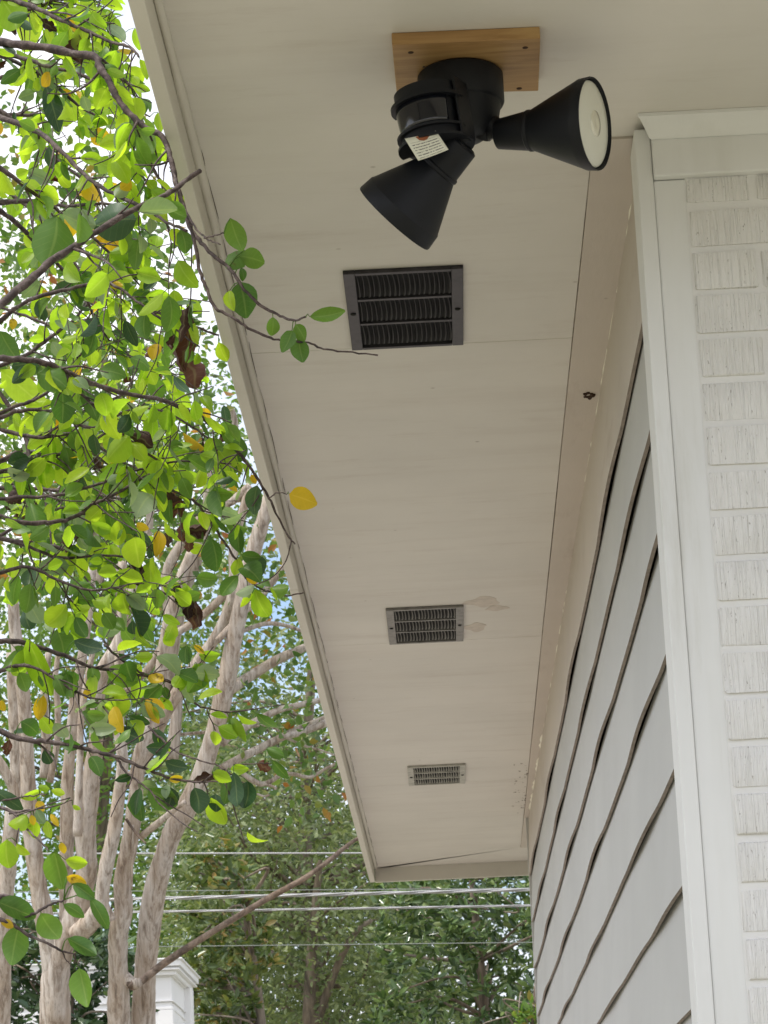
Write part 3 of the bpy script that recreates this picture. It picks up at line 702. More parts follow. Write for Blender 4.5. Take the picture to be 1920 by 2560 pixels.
B(zl(Z4, (-10, 60), (120, 30), (240, 80), (380, 130), (500, 120), (560, 150)), 4.9, 4.8, .0036, .0012, twigs=7)
B(zl(Z4, (-10, 490), (70, 455), (160, 470), (280, 540), (370, 590), (440, 630), (480, 680)), 4.7, 4.6, .0034, .0012, twigs=5)
B(zl(Z4, (370, 590), (480, 605), (600, 600), (660, 605)), 4.6, 4.6, .0014, .0008, root=False)
B(zl(Z4, (-10, 735), (80, 770), (200, 785), (300, 800), (400, 825), (500, 850), (600, 890), (700, 930), (800, 955), (900, 960), (990, 950)), 4.4, 4.3, .0046, .0010, twigs=5)
B(zl(Z4, (500, 850), (540, 910), (600, 960), (650, 1000), (690, 1060)), 4.36, 4.3, .0022, .001, root=False, twigs=1)
B(zl(Z4, (640, 720), (730, 805), (790, 840), (860, 865), (940, 890), (1010, 930)), 4.4, 4.3, .0018, .0009, root=False)
B(zl(Z4, (1010, 885), (1100, 880), (1170, 880)), 4.3, 4.3, .0009, .0007, root=False)
B(zl(Z5, (-15, 600), (40, 590), (100, 670), (160, 655), (220, 625), (275, 605)), 3.4, 3.4, .0030, .0012, twigs=0)
B(zl(Z5, (-15, 680), (60, 715), (130, 760), (200, 790), (270, 825), (330, 840)), 3.4, 3.4, .0026, .001)
B(zl(Z5, (265, 825), (290, 870), (320, 905)), 3.4, 3.4, .0009, .0006, root=False)
B(zl(Z5, (-15, 195), (60, 230), (110, 290), (170, 350), (215, 395)), 4.2, 4.1, .0026, .0010, twigs=1)
B(zl(Z5, (40, 230), (140, 215), (230, 200), (310, 175)), 4.18, 4.1, .0018, .0008, root=False)
B(zl(Z5, (-15, 180), (70, 165), (130, 155), (200, 150)), 4.3, 4.2, .0018, .0008)
# further boughs of the same tree, deeper in
for k in range(24):
    y0 = random.uniform(-120, 1350); an = random.uniform(-.35, .6); p = np.array((-20., y0)); pl = [tuple(p)]
    for j in range(7):
        an += random.uniform(-.3, .32); p = p+np.array((math.cos(an), math.sin(an)))*random.uniform(55, 95)
        if p[0] > fx_line(p[1])-25: break
        pl.append(tuple(p))
    if len(pl) < 3: continue
    z0 = random.uniform(5.0, 7.5); B(pl, z0, z0+random.uniform(-.4, .4), random.uniform(.004, .006), .0013, twigs=random.randint(5, 9))
TWA = np.array(TW)

def basis(base, tip, nrm):
    yv = (tip-base); L = yv.length; yv = yv/L; zv = (nrm-yv*nrm.dot(yv)).normalized(); xv = yv.cross(zv)
    return Matrix(((xv.x*L, yv.x*L, zv.x*L, base.x), (xv.y*L, yv.y*L, zv.y*L, base.y), (xv.z*L, yv.z*L, zv.z*L, base.z), (0, 0, 0, 1)))
LV = []                                        # (size, key, variant, matrix)
petv = MB()
def place(cx, cy, ln, wd, ang, key, z=None, sway=.35, att=True):
    a = math.radians(ang); bx, by = cx-math.cos(a)*ln/2, cy-math.sin(a)*ln/2
    d = (TWA[:, 0]-bx)**2+(TWA[:, 1]-by)**2; i = int(np.argmin(d)); tz = TWA[i, 2] if z is None else z
    base = P(bx, by, tz); tip = P(cx+math.cos(a)*ln/2, cy+math.sin(a)*ln/2, tz+random.uniform(-sway, sway)*ln*tz/FPX)
    nr = (-F_+R_*random.uniform(-sway, sway)+D_*random.uniform(-sway, sway))
    if random.random() < .5: nr = -nr
    k = random.randrange(9); mw = basis(base, tip, nr)
    wr = wd/ln/(.54+.025*k if key != 'b' else .42); mw = mw @ Matrix.Diagonal((min(1.8, wr), 1, 1, 1))
    LV.append((1e9, key, k, mw))
    if att and d[i] < 140**2:
        t = P(*TWA[i]); mid = (t+base)/2+Vector((0, 0, .004)); petv.tube([t, mid, base], [.0010, .0008, .0006], 5)
def many(fn, s, arr):
    for e in arr:
        x, y = fn(e[0], e[1]); place(x, y, e[2]/s, e[3]/s, e[4], e[5])
many(Z2, 1.728, [(1015, 1015, 150, 100, 75, 'g'), (1090, 1115, 110, 95, 8, 'g'), (1020, 1122, 110, 95, 130, 'g'), (1047, 1185, 60, 34, 80, 'g'),
 (495, 960, 190, 160, 172, 'd'), (225, 1040, 220, 175, 100, 'g'), (225, 310, 150, 85, 30, 'p'), (225, 470, 210, 85, 75, 'd'), (535, 585, 135, 110, 130, 'p'), (130, 560, 95, 85, 60, 'l'),
 (430, 590, 95, 85, 60, 'y'), (130, 120, 160, 115, 80, 'l'), (40, 60, 140, 120, 60, 'l'), (310, 450, 150, 78, 70, 'l'), (395, 480, 140, 80, 80, 'l'), (790, 1045, 105, 78, 80, 'g'),
 (690, 530, 90, 42, 80, 'l'), (345, 830, 170, 75, 10, 'g'), (620, 1120, 95, 85, 70, 'l'), (640, 1195, 110, 70, 20, 'l'), (145, 335, 130, 80, 90, 'g'), (590, 170, 100, 45, 80, 'l'), (620, 300, 95, 40, 70, 'l'),
 (520, 740, 120, 80, 60, 'l'), (660, 650, 120, 60, 60, 'l'), (400, 690, 110, 60, 10, 'l'), (110, 640, 140, 60, 100, 'l'), (170, 760, 110, 70, 20, 'p'), (60, 880, 130, 80, 110, 'l'), (560, 820, 90, 80, 80, 'l')])
many(Z3, 1.728, [(1057, 85, 160, 122, 75, 'g'), (1175, 200, 82, 58, 95, 'g'), (1300, 225, 82, 62, 55, 'g'), (1240, 265, 105, 65, 115, 'g'), (1295, 305, 105, 82, 85, 'g'), (1415, 148, 155, 62, -8, 'g'),
 (1310, 945, 128, 102, 18, 'y'), (1105, 950, 128, 78, 95, 'd'), (1020, 740, 135, 88, 105, 'g'), (920, 740, 98, 76, 110, 'g'), (975, 590, 100, 42, 80, 'd'), (885, 580, 65, 52, 60, 'y'),
 (480, 705, 115, 62, 95, 'l'), (330, 695, 95, 72, 60, 'g'), (735, 665, 170, 55, 85, 'l'), (810, 740, 115, 70, 0, 'p'), (835, 1065, 155, 82, 60, 'g'), (680, 1140, 115, 58, 92, 'y'), (380, 1080, 105, 55, 95, 'g'),
 (240, 1180, 105, 58, 130, 'g'), (565, 230, 125, 58, 65, 'd'), (400, 200, 105, 75, 160, 'd'), (110, 470, 270, 120, 38, 'l'), (185, 650, 270, 120, 62, 'l'), (225, 430, 140, 120, 20, 'g'), (110, 375, 120, 95, 0, 'd'),
 (385, 530, 170, 65, 62, 'g'), (675, 310, 72, 62, 100, 'y'), (440, 1070, 100, 60, 20, 'l'), (980, 1000, 105, 45, 22, 'p'), (1085, 1195, 85, 60, 10, 'g'), (250, 180, 130, 85, 90, 'l'), (390, 280, 130, 95, 60, 'l'), (300, 290, 90, 75, 30, 'l'),
 (40, 290, 160, 90, 60, 'g'), (860, 400, 70, 40, 40, 'y'), (780, 520, 110, 60, 30, 'l'), (650, 400, 110, 80, 60, 'l'), (770, 450, 100, 80, 40, 'l'), (960, 310, 90, 60, 70, 'l'), (500, 800, 90, 45, 70, 'y'), (540, 850, 90, 40, 15, 'y'), (615, 1065, 60, 40, 30, 'y'), (330, 945, 70, 30, 80, 'y'), (1000, 890, 70, 35, 50, 'y'), (1095, 860, 45, 30, 60, 'y'), (920, 885, 90, 60, 20, 'p'), (820, 860, 110, 60, 10, 'l'), (760, 870, 100, 45, 0, 'g'), (1000, 90, 90, 50, 80, 'l'),
 (140, 1120, 60, 50, 40, 'y'), (55, 190, 50, 36, 80, 'y'), (500, 20, 60, 36, 20, 'y'), (200, 60, 50, 30, 60, 'y')])
many(Z4, 1.728, [(1105, 25, 100, 78, 60, 'd'), (1025, 30, 75, 55, 100, 'l'), (175, 460, 270, 95, 65, 'l'), (370, 140, 150, 92, 60, 'g'), (180, 90, 130, 92, 85, 'g'), (70, 130, 130, 70, 100, 'g'), (380, 370, 130, 72, 20, 'd'), (265, 355, 120, 105, 70, 'g'), (440, 727, 122, 62, -4, 'p'), (415, 668, 82, 52, 10, 'g'),
 (565, 755, 118, 74, 30, 'd'), (680, 812, 98, 60, 5, 'd'), (180, 635, 112, 58, 95, 'y'), (655, 660, 112, 52, 60, 'y'), (870, 500, 120, 72, 60, 'l'), (810, 575, 105, 42, 60, 'p'), (905, 410, 92, 52, 0, 'l'), (735, 340, 66, 60, 60, 'l'), (805, 410, 82, 62, 90, 'g'), (945, 672, 75, 32, 10, 'l'),
 (1190, 830, 84, 48, 20, 'g'), (1210, 905, 105, 46, 50, 'g'), (120, 255, 95, 78, 80, 'd'), (205, 850, 65, 58, 60, 'd'), (655, 190, 112, 52, 50, 'l'), (600, 205, 95, 72, 50, 'l'), (740, 260, 84, 42, 30, 'l'), (470, 300, 100, 60, -5, 'p'), (130, 720, 90, 80, 30, 'g'), (200, 710, 90, 60, 50, 'l'), (260, 540, 100, 70, 60, 'g'),
 (400, 500, 90, 60, 80, 'g'), (510, 505, 75, 55, 30, 'l'), (470, 120, 90, 50, 10, 'l'), (350, 290, 100, 60, 60, 'g'), (620, 420, 80, 50, 0, 'l'), (720, 620, 80, 40, 40, 'l'), (600, 690, 100, 45, 20, 'd'), (690, 770, 90, 60, 60, 'd'), (760, 440, 70, 30, 40, 'y'), (860, 385, 60, 26, 40, 'y'), (375, 577, 45, 36, 100, 'y'), (10, 630, 50, 40, 80, 'y'), (60, 30, 100, 60, 80, 'l'), (560, 330, 100, 60, 50, 'g'), (310, 800, 90, 50, 10, 'g')])
many(Z5, 1.728, [(245, 475, 168, 102, 82, 'g'), (330, 440, 95, 58, 10, 'l'), (330, 520, 92, 52, 20, 'y'), (210, 720, 135, 112, 60, 'g'), (65, 800, 175, 122, 100, 'g'), (355, 985, 172, 102, 82, 'g'), (355, 805, 145, 72, 28, 'g'), (360, 570, 115, 62, 40, 'g'), (430, 660, 155, 62, 58, 'g'), (320, 650, 105, 52, 30, 'g'),
 (1065, 150, 118, 98, 95, 'd'), (980, 135, 112, 76, 95, 'g'), (930, 185, 78, 72, 90, 'd'), (850, 175, 115, 96, 80, 'd'), (730, 165, 95, 68, 100, 'd'), (595, 180, 118, 56, 100, 'd'), (535, 75, 85, 36, -20, 'd'), (640, 115, 80, 56, 20, 'p'), (760, 80, 60, 36, -10, 'y'), (760, 25, 100, 60, 20, 'd'), (960, 70, 90, 60, 20, 'l'), (1035, 40, 80, 46, 0, 'l'),
 (145, 300, 78, 56, 95, 'l'), (210, 300, 78, 42, 80, 'l'), (175, 245, 72, 46, 60, 'p'), (100, 260, 62, 56, 20, 'g'), (135, 150, 95, 42, -20, 'l'), (175, 200, 52, 42, 60, 'y'), (235, 260, 64, 28, 60, 'y'), (190, 120, 54, 32, 10, 'l'), (250, 140, 60, 34, 20, 'l'), (30, 405, 125, 102, 90, 'l'), (40, 170, 145, 62, 30, 'd'), (100, 385, 74, 42, 40, 'l'), (70, 640, 185, 102, 20, 'g'), (270, 380, 50, 34, 80, 'y'), (30, 710, 60, 40, 20, 'y'), (140, 260, 46, 30, 80, 'y'), (330, 205, 40, 22, 30, 'l')])
many(Z3, 1.728, [(790, 190, 150, 50, 100, 'b'), (800, 300, 190, 75, 95, 'b'), (830, 400, 150, 85, 70, 'b'), (740, 980, 110, 50, 95, 'b'), (778, 985, 85, 30, 85, 'b'), (375, 945, 135, 50, 95, 'b'), (415, 985, 115, 44, 85, 'b'), (60, 950, 105, 62, 120, 'b'), (90, 1040, 95, 52, 130, 'b'), (330, 1080, 105, 40, 95, 'b'), (295, 1120, 112, 40, 92, 'b'), (790, 1090, 85, 48, 95, 'b'), (730, 1110, 92, 36, 90, 'b'), (155, 1000, 75, 28, 95, 'b'), (815, 1150, 50, 36, 80, 'b'), (800, 915, 60, 36, 60, 'b')])
many(Z4, 1.728, [(590, 55, 115, 66, 90, 'b'), (770, 150, 82, 42, 92, 'b'), (815, 215, 85, 40, 100, 'b'), (835, 240, 125, 60, 85, 'b'), (850, 235, 110, 44, 78, 'b'), (1140, 895, 62, 44, 30, 'b'), (30, 810, 70, 36, 100, 'b')])
# the rest of the leaves grow at random along the twigs
hand = len(LV)
cnt = 0
idx = rng.permutation(len(TWA))
for rep in range(2):
    for i in idx:
        x, y, z = TWA[i]
        if x > fx_line(y)-45 or x < -60 or y < -80: continue
        dens = np.interp(y, [0, 500, 1100, 1500, 1800, 1950, 2560], [.125, .125, .13, .11, .07, .02, 0])
        if z < 4.0: dens *= .4
        if random.random() > dens: continue
        L = random.choice((.024, .03, .036, .042, .048, .054))*random.uniform(.9, 1.1); base = P(x, y, z)
        a = random.gauss(math.radians(75), .9); dirv = R_*math.cos(a)+D_*math.sin(a)+F_*random.uniform(-.7, .7); dirv.normalize()
        b2 = base+dirv*.012
        cxp, cyp = px(b2+dirv*L)
        if cxp > fx_line(cyp)-8: continue
        nr = Vector((random.gauss(0, .6), random.gauss(0, .8), random.gauss(.2, .6)))
        up = np.interp(y, [0, 700, 1300, 1900], [0, .06, .18, .3])
        key = random.choices('lgdpyb', (.66-up, .17+up*.8, .03+up*.2, .09, .025, .02))[0]
        k = random.randrange(9); mw = basis(b2, b2+dirv*L, nr) @ Matrix.Diagonal((random.uniform(.9, 1.25), 1, 1, 1))
        LV.append((L*FPX/z*random.uniform(.8, 1), key, k, mw)); petv.tube([base, b2], [.0009, .0006], 4); cnt += 1
LV.sort(key=lambda e: -e[0])
for s_, key, k, mw in LV[:300]: inst('leaf', LME[key][k], mw, ftree)
for key in 'lgdpyb':
    V = []; Fc = []; A = []; BL = []; n = 0
    for s_, kk, k, mw in LV[300:]:
        if kk != key: continue
        v, f = LEAF[key][k]; mm = np.array(mw); V.append(v@mm[:3, :3].T+mm[:3, 3]); Fc += [tuple(i+n for i in q) for q in f]; n += len(v); A.append(np.full(len(v), random.random())); BL.append(blade_of(v))
    if V: tag(mesh_obj('foliage', np.concatenate(V), Fc, M['lf_'+key], ftree, True, attr=np.concatenate(A), blade=np.concatenate(BL)), kind='stuff')
tag(petv.build('leaf_stalks', M['lf_g'], ftree, True), kind='stuff')
print('leaves', len(LV), 'hand', hand)

# ------------------------------------------------------------------ crepe myrtle
ZC = 13.0
cb0 = P(*Z5(400, 1141), ZC)
crepe = tag(empty('crepe_myrtle', (cb0.x, cb0.y, 0)), 'crepe myrtle with several smooth pale tan trunks and bare spreading limbs', 'tree')
def limb(pl, z0, z1, w0, w1, name='branch', mt='crepe', ground=None, seg=14, knots=0):
    n = len(pl); zz = np.linspace(z0, z1, n)
    q = crom([(x, y, z) for (x, y), z in zip(pl, zz)], 6); rw = np.linspace(w0, w1, len(q))*.88
    W3 = [P(*a) for a in q]; rad = [max(.004, wd/1.728/2*a[2]/FPX) for wd, a in zip(rw, q)]
    if ground is not None:
        s_ = W3[0]; gb = Vector((s_.x+ground[0], s_.y+ground[1], -.05)); pre = [gb.lerp(s_, i/10) for i in range(10)]
        W3 = pre+W3; rad = list(np.linspace(rad[0]*1.25, rad[0], 10))+rad
    ph = random.uniform(0, 6); rad = [r_*(1+.05*math.sin(i*.33+ph)+random.uniform(-.015, .015)) for i, r_ in enumerate(rad)]
    v, f = tube(W3, rad, seg); v = [p+Vector((random.gauss(0, 1), random.gauss(0, 1), 0))*rad[min(i//seg, len(rad)-1)]*.03 for i, p in enumerate(v)]
    return mesh_obj(name, v, f, M[mt], crepe, True)
LM = limb
# trunks
LM(zl(Z5, (515, 1141), (512, 1000), (510, 850), (512, 745), (535, 640), (528, 520), (552, 400), (575, 250), (590, 120), (600, 0))+zl(Z4, (650, 700), (690, 500), (720, 300), (775, 100), (830, -40)), ZC, ZC, 108, 48, 'trunk', ground=(.05, 0))
LM(zl(Z5, (470, 700), (440, 620), (455, 480), (490, 320), (515, 140), (530, 0))+zl(Z4, (512, 700), (515, 450), (525, 200), (530, 0)), ZC-.12, ZC-.1, 80, 42, 'trunk')
LM(zl(Z5, (330, 760), (400, 690), (440, 630)), ZC-.02, ZC-.1, 110, 80)
LM(zl(Z5, (618, 1141), (625, 950), (640, 780), (662, 600), (705, 430), (750, 300), (810, 200), (870, 60))+zl(Z4, (925, 750), (975, 540), (1010, 350), (1045, 180), (1075, 40))+zl(Z3, (1110, 1120), (1145, 1010), (1185, 880), (1230, 740)), ZC+.15, ZC+.2, 118, 66, 'trunk', ground=(-.02, .05))
LM(zl(Z5, (238, 1141), (240, 950), (265, 800), (310, 720), (345, 600), (375, 470), (370, 300), (395, 80))+zl(Z4, (420, 750), (430, 520), (520, 340), (560, 120)), ZC+.05, ZC+.1, 150, 55, 'trunk', ground=(.08, 0))
LM(zl(Z5, (238, 980), (215, 800), (175, 600), (150, 430), (130, 250), (120, 90))+zl(Z4, (110, 700), (90, 480), (60, 250), (60, 50)), ZC+.05, ZC+.1, 105, 52, 'trunk')
LM(zl(Z5, (290, 700), (285, 500), (290, 300), (292, 100))+zl(Z4, (300, 850), (325, 600), (350, 450), (380, 250), (400, 20)), ZC+.15, ZC+.2, 78, 40, 'trunk')
LM(zl(Z5, (2, 1141), (10, 800), (30, 520), (50, 300), (70, 100))+zl(Z4, (70, 850), (60, 600), (50, 400)), ZC+.3, ZC+.3, 95, 55, 'trunk', ground=(.2, 0))
LM(zl(Z4, (-30, 830), (30, 930), (80, 1040))+zl(Z5, (115, 300)), ZC+.1, ZC+.1, 45, 60)
LM(zl(Z5, (335, 330), (340, 150), (345, 0))+zl(Z4, (350, 700), (370, 550), (410, 350)), ZC-.05, ZC, 44, 26)
LM(zl(Z4, (215, 960), (245, 800), (250, 640), (240, 500), (270, 300)), ZC+.3, ZC+.3, 36, 24)
LM(zl(Z4, (190, 940), (200, 780), (190, 600), (210, 400)), ZC+.4, ZC+.4, 50, 34)
LM(zl(Z4, (570, 950), (640, 830), (720, 650), (850, 450), (940, 320), (1000, 170), (1012, 60))+zl(Z3, (1010, 1150), (1060, 960), (1085, 900)), ZC+.25, ZC+.3, 72, 40)
LM(zl(Z3, (1080, 890), (1010, 950), (950, 980), (860, 1040), (800, 1120))+zl(Z4, (720, 60), (740, 300)), ZC+.3, ZC+.4, 40, 56)
LM(zl(Z4, (540, 570), (640, 470), (720, 350), (850, 260), (930, 190), (1000, 120)), ZC+.35, ZC+.35, 36, 40)
LM(zl(Z4, (690, 640), (720, 500), (750, 330), (790, 130), (840, 20))+zl(Z3, (870, 1100), (900, 950), (880, 700)), ZC+.5, ZC+.6, 90, 45, 'trunk')
LM(zl(Z4, (740, 860), (760, 700), (770, 520)), ZC+.4, ZC+.5, 70, 50, 'trunk')
# limbs to the right
LM(zl(Z4, (985, 560), (1030, 535), (1100, 490), (1200, 430), (1300, 385), (1420, 330)), ZC+.2, ZC+.5, 62, 36)
LM(zl(Z4, (960, 790), (1000, 755), (1080, 710), (1200, 650), (1300, 625), (1450, 590)), ZC+.2, ZC+.5, 46, 24)
LM(zl(Z4, (960, 900), (1040, 855), (1120, 815), (1250, 750), (1340, 710), (1480, 660)), ZC+.25, ZC+.6, 44, 34)
LM(zl(Z4, (1200, 770), (1300, 745), (1420, 700)), ZC+.3, ZC+.5, 30, 40)
LM(zl(Z4, (1020, 320), (1080, 295), (1150, 275), (1220, 280), (1300, 305), (1380, 340)), ZC+.2, ZC+.4, 24, 18)
LM(zl(Z4, (940, 350), (1020, 260), (1080, 200), (1140, 140), (1220, 40), (1260, -40)), ZC+.15, ZC+.4, 34, 30)
LM(zl(Z4, (1030, 910), (1080, 945), (1130, 968), (1180, 950), (1215, 925), (1270, 925), (1340, 938), (1400, 905), (1450, 880)), ZC+.3, ZC+.5, 30, 13)
LM(zl(Z4, (1130, 965), (1190, 985), (1150, 1020), (1110, 1010)), ZC+.35, ZC+.35, 16, 9)
LM(zl(Z4, (1240, 770), (1320, 805), (1380, 820), (1450, 845)), ZC+.4, ZC+.5, 14, 9)
LM(zl(Z4, (770, 755), (870, 745), (960, 735), (1060, 725), (1150, 715), (1210, 740)), ZC+.5, ZC+.5, 18, 10)
LM(zl(Z5, (610, 330), (680, 275), (740, 225), (800, 180)), ZC, ZC-.1, 36, 26)
LM(zl(Z5, (545, 255), (590, 320), (630, 360)), ZC-.08, ZC-.15, 16, 8, mt='deadwood')
LM(zl(Z5, (568, 560), (572, 420), (575, 280)), ZC-.08, ZC-.08, 12, 8)
LM(zl(Z3, (860, 1180), (900, 1060), (960, 960), (1010, 870)), ZC+.5, ZC+.6, 34, 22)
LM(zl(Z3, (640, 640), (650, 900), (640, 1100), (600, 1200))+zl(Z4, (560, 200)), ZC+.6, ZC+.6, 34, 40)
LM(zl(Z3, (370, 640), (380, 800), (400, 1000), (420, 1180))+zl(Z4, (430, 100)), ZC+.8, ZC+.7, 26, 36)
LM(zl(Z3, (1000, 560), (1015, 640), (990, 760), (960, 900)), ZC+.8, ZC+.8, 36, 34)
LM(zl(Z3, (500, 900), (510, 1050), (500, 1200))+zl(Z4, (520, 150)), ZC+.5, ZC+.4, 30, 44)
# snapped, weathered limb
LM(zl(Z5, (560, 965), (585, 975), (700, 885), (850, 785), (1000, 692), (1150, 602), (1300, 520), (1380, 465), (1440, 420), (1480, 385), (1548, 338), (1640, 300)), ZC-.06, ZC+.2, 40, 17, mt='deadwood')
LM(zl(Z5, (505, 925), (545, 948), (575, 966), (600, 962)), ZC+.02, ZC-.06, 84, 46, seg=16)

# leaf clouds: many small leaves in one mesh
def cloud(name, centers, dirs, sizes, matl, parent, wr=.45, fold=.25, kind=None):
    n = len(centers); d = dirs/np.linalg.norm(dirs, axis=1, keepdims=True)
    r = rng.normal(size=(n, 3)); r[:, 2] += .0; x = np.cross(d, r); x /= np.linalg.norm(x, axis=1, keepdims=True); z = np.cross(x, d)
    T = np.array([(0, 0, 0), (-.5, .35, fold), (-.42, .68, fold*.8), (0, 1, -.05), (.42, .68, fold*.8), (.5, .35, fold)])
    T[:, 0] *= wr; T[:, 2] *= wr
    V = centers[:, None]+sizes[:, None, None]*(T[None, :, 0:1]*x[:, None]+T[None, :, 1:2]*d[:, None]+T[None, :, 2:3]*z[:, None])
    V = V.reshape(-1, 3); base = (np.arange(n)*6)[:, None]
    quads = np.concatenate([base+np.array([[0, 1, 2, 3]]), base+np.array([[0, 3, 4, 5]])], 1).reshape(-1, 4)
    me = bpy.data.meshes.new(name); me.vertices.add(len(V)); me.vertices.foreach_set('co', V.astype(np.float32).ravel())
    me.loops.add(quads.size); me.loops.foreach_set('vertex_index', quads.ravel().astype(np.int32))
    me.polygons.add(len(quads)); me.polygons.foreach_set('loop_start', np.arange(len(quads), dtype=np.int32)*4)
    a = me.attributes.new('rnd', 'FLOAT', 'POINT'); a.data.foreach_set('value', np.repeat(rng.random(n).astype(np.float32), 6))
    me.materials.append(matl); me.update(calc_edges=True); me.validate()
    o = bpy.data.objects.new(name, me); COL.objects.link(o); o.parent = parent; o.matrix_parent_inverse = parent.matrix_world.inverted()
    if kind: o['kind'] = kind
    return o
def inside(x, y, reg):                        # even-odd polygon test
    c = False; n = len(reg)
    for i in range(n):
        x1, y1 = reg[i]; x2, y2 = reg[i-1]
        if (y1 > y) != (y2 > y) and x < (x2-x1)*(y-y1)/(y2-y1)+x1: c = not c
    return c
def sprays(tree, reg, zc, zr, nclu, per, spread, size, matl, wood='trunk', rosette=False, droop=.3, stem=None, wr=.45, keep=None, barkr=.02, trunk_px=None):
    """foliage clusters on twigs over the region `reg` of a tree standing zc away"""
    xs = [p[0] for p in reg]; ys = [p[1] for p in reg]; cl = []
    while len(cl) < nclu:
        x, y = random.uniform(min(xs), max(xs)), random.uniform(min(ys), max(ys))
        if inside(x, y, reg) and (keep is None or random.random() < keep(x, y)): cl.append(np.array(P(x, y, zc+random.uniform(-zr, zr))))
    cl = np.array(cl); C = []; Dr = []; Sz = []
    for c in cl:
        k = max(3, int(random.gauss(per, per*.25)))
        if rosette:
            ax = rng.normal(size=3)*.5+np.array((0, -.35, .7)); ax /= np.linalg.norm(ax); 
            o = np.repeat((c)[None], k, 0)+rng.normal(size=(k, 3))*.02; dd = rng.normal(size=(k, 3)); dd -= (dd@ax)[:, None]*ax*.9; dd /= np.linalg.norm(dd, axis=1, keepdims=True); dd += ax*rng.uniform(.1, .7, (k, 1))
        else:
            o = c+rng.normal(size=(k, 3))*spread*np.array((1, 1, .6)); dd = (o-c)*.8/spread+rng.normal(size=(k, 3))*.5; dd[:, 2] -= droop
        C.append(o); Dr.append(dd); Sz.append(size*rng.uniform(.65, 1.2, k))
    cloud('crown', np.concatenate(C), np.concatenate(Dr), np.concatenate(Sz), matl, tree, wr)
    return cl
def wood(tree, cl, base, top, rad, matl, nb=40, forks=None):
    pts = crom([tuple(base), tuple(base.lerp(top, .35)+Vector((random.uniform(-.1, .1), 0, 0))), tuple(base.lerp(top, .7)+Vector((random.uniform(-.2, .2), .1, 0))), tuple(top)], 6)
    mesh_obj('trunk', *tube(pts, list(np.linspace(rad, rad*.3, len(pts))), 12), matl, tree, True)
    m = MB(); pa = np.array(pts)
    for c in cl[rng.permutation(len(cl))[:nb]]:
        ok = pa[pa[:, 2] < c[2]-.1]
        s_ = ok[np.argmin(((ok-c)**2).sum(1))] if len(ok) else pa[0]
        mid = (s_+c)/2+rng.normal(size=3)*.15+np.array((0, 0, .1)); q = crom([s_, mid, c], 5); r0_ = rad*random.uniform(.1, .28)
        m.tube(q, list(np.linspace(r0_, .006, len(q))), 6)
    m.build('branches', matl, tree, True)
def gbase(x, z): 
    p = P(x, 2560, z); return Vector((p.x, p.y, 0))

# crepe myrtle's own small leaves
def kc(x, y): return .9
sprays(crepe, [(560, 1250), (720, 1380), (800, 1700), (860, 1960), (760, 2000), (640, 1900), (600, 1600)], ZC+.7, .4, 110, 9, .16, .055, M['crl'], droop=.1, wr=.6)
sprays(crepe, [(-40, 300), (300, 300), (520, 900), (560, 1250), (420, 1500), (-40, 1500)], ZC+1.0, .6, 330, 10, .2, .06, M['crl'], droop=.1, wr=.6)

# ------------------------------------------------------------------ trees behind
def bgtree(name, label, basex, z, reg, ncl, per, spread, size, matl, rad, topy, barkm='trunk', group=None, zr=1.2, cat='tree', nb=40, **k):
    b0 = gbase(basex, z); t = tag(empty(name, b0), label, cat, group)
    cl = sprays(t, reg, z, zr, ncl, per, spread, size, matl, **k)
    wood(t, cl, b0, P(basex, topy, z), rad, M[barkm], nb); return t
# broadleaf tree in the middle distance, sky showing through its upper crown
def ko(x, y): 
    hole = .5+.5*math.sin(x*.031+1.3*math.sin(y*.013))*math.sin(y*.027+.8)
    return (np.interp(y, [1300, 1500, 1800, 2050, 2300], [.16, .18, .32, .75, .9])*(.25+.75*hole))
bgtree('broadleaf_tree', 'tall grey green broadleaf tree rising behind the power lines', 790, 30, [(480, 1250), (900, 1300), (1050, 1900), (1120, 2700), (480, 2700), (430, 2000)], 820, 42, .27, .085, M['oak'], .13, 1500, keep=ko, droop=.35, zr=2.2, nb=90, wr=.42)
t = bpy.data.objects['broadleaf_tree']
for pl, w0, w1 in ((((770, 2700), (772, 2560), (778, 2400), (790, 2250), (800, 2150)), 42, 14), (((790, 2560), (815, 2490), (850, 2400), (890, 2330), (930, 2300)), 26, 10)):
    q = crom([(x, y, 28.2) for x, y in pl], 6); W3 = [P(*a) for a in q]; 
    if w0 == 42: W3 = [Vector((W3[0].x, W3[0].y, -.05))]+W3; q = [q[0]]+q
    mesh_obj('trunk', *tube(W3, [wd/2*28.2/FPX for wd in np.linspace(w0, w1, len(W3))], 12), M['trunk'], t, True)
bgtree('magnolia', 'dark glossy magnolia growing beyond the far end of the siding wall', 1180, 26, [(930, 2190), (1060, 2160), (1400, 2120), (1440, 2720), (880, 2720), (960, 2450)], 620, 9, .12, .125, M['mag'], .10, 2200, rosette=True, zr=.9, wr=.36)
bgtree('magnolia', 'olive tinged magnolia standing behind the white portico', 600, 25, [(480, 2140), (560, 2090), (620, 2150), (640, 2300), (700, 2380), (640, 2480), (640, 2720), (430, 2720)], 330, 10, .12, .11, M['magy'], .08, 2200, rosette=True, zr=.6, wr=.38)
bgtree('evergreen_tree', 'dense dark evergreen tree filling the space behind the magnolias', 1000, 42, [(380, 1750), (700, 1800), (1000, 2000), (1500, 1950), (1500, 2850), (380, 2850)], 900, 40, .42, .12, M['cam'], .2, 1900, zr=2.0, droop=.3, keep=lambda x, y: .06 if (math.sin(x*.021+y*.008)*math.sin(y*.029-x*.006) > .5) else 1)
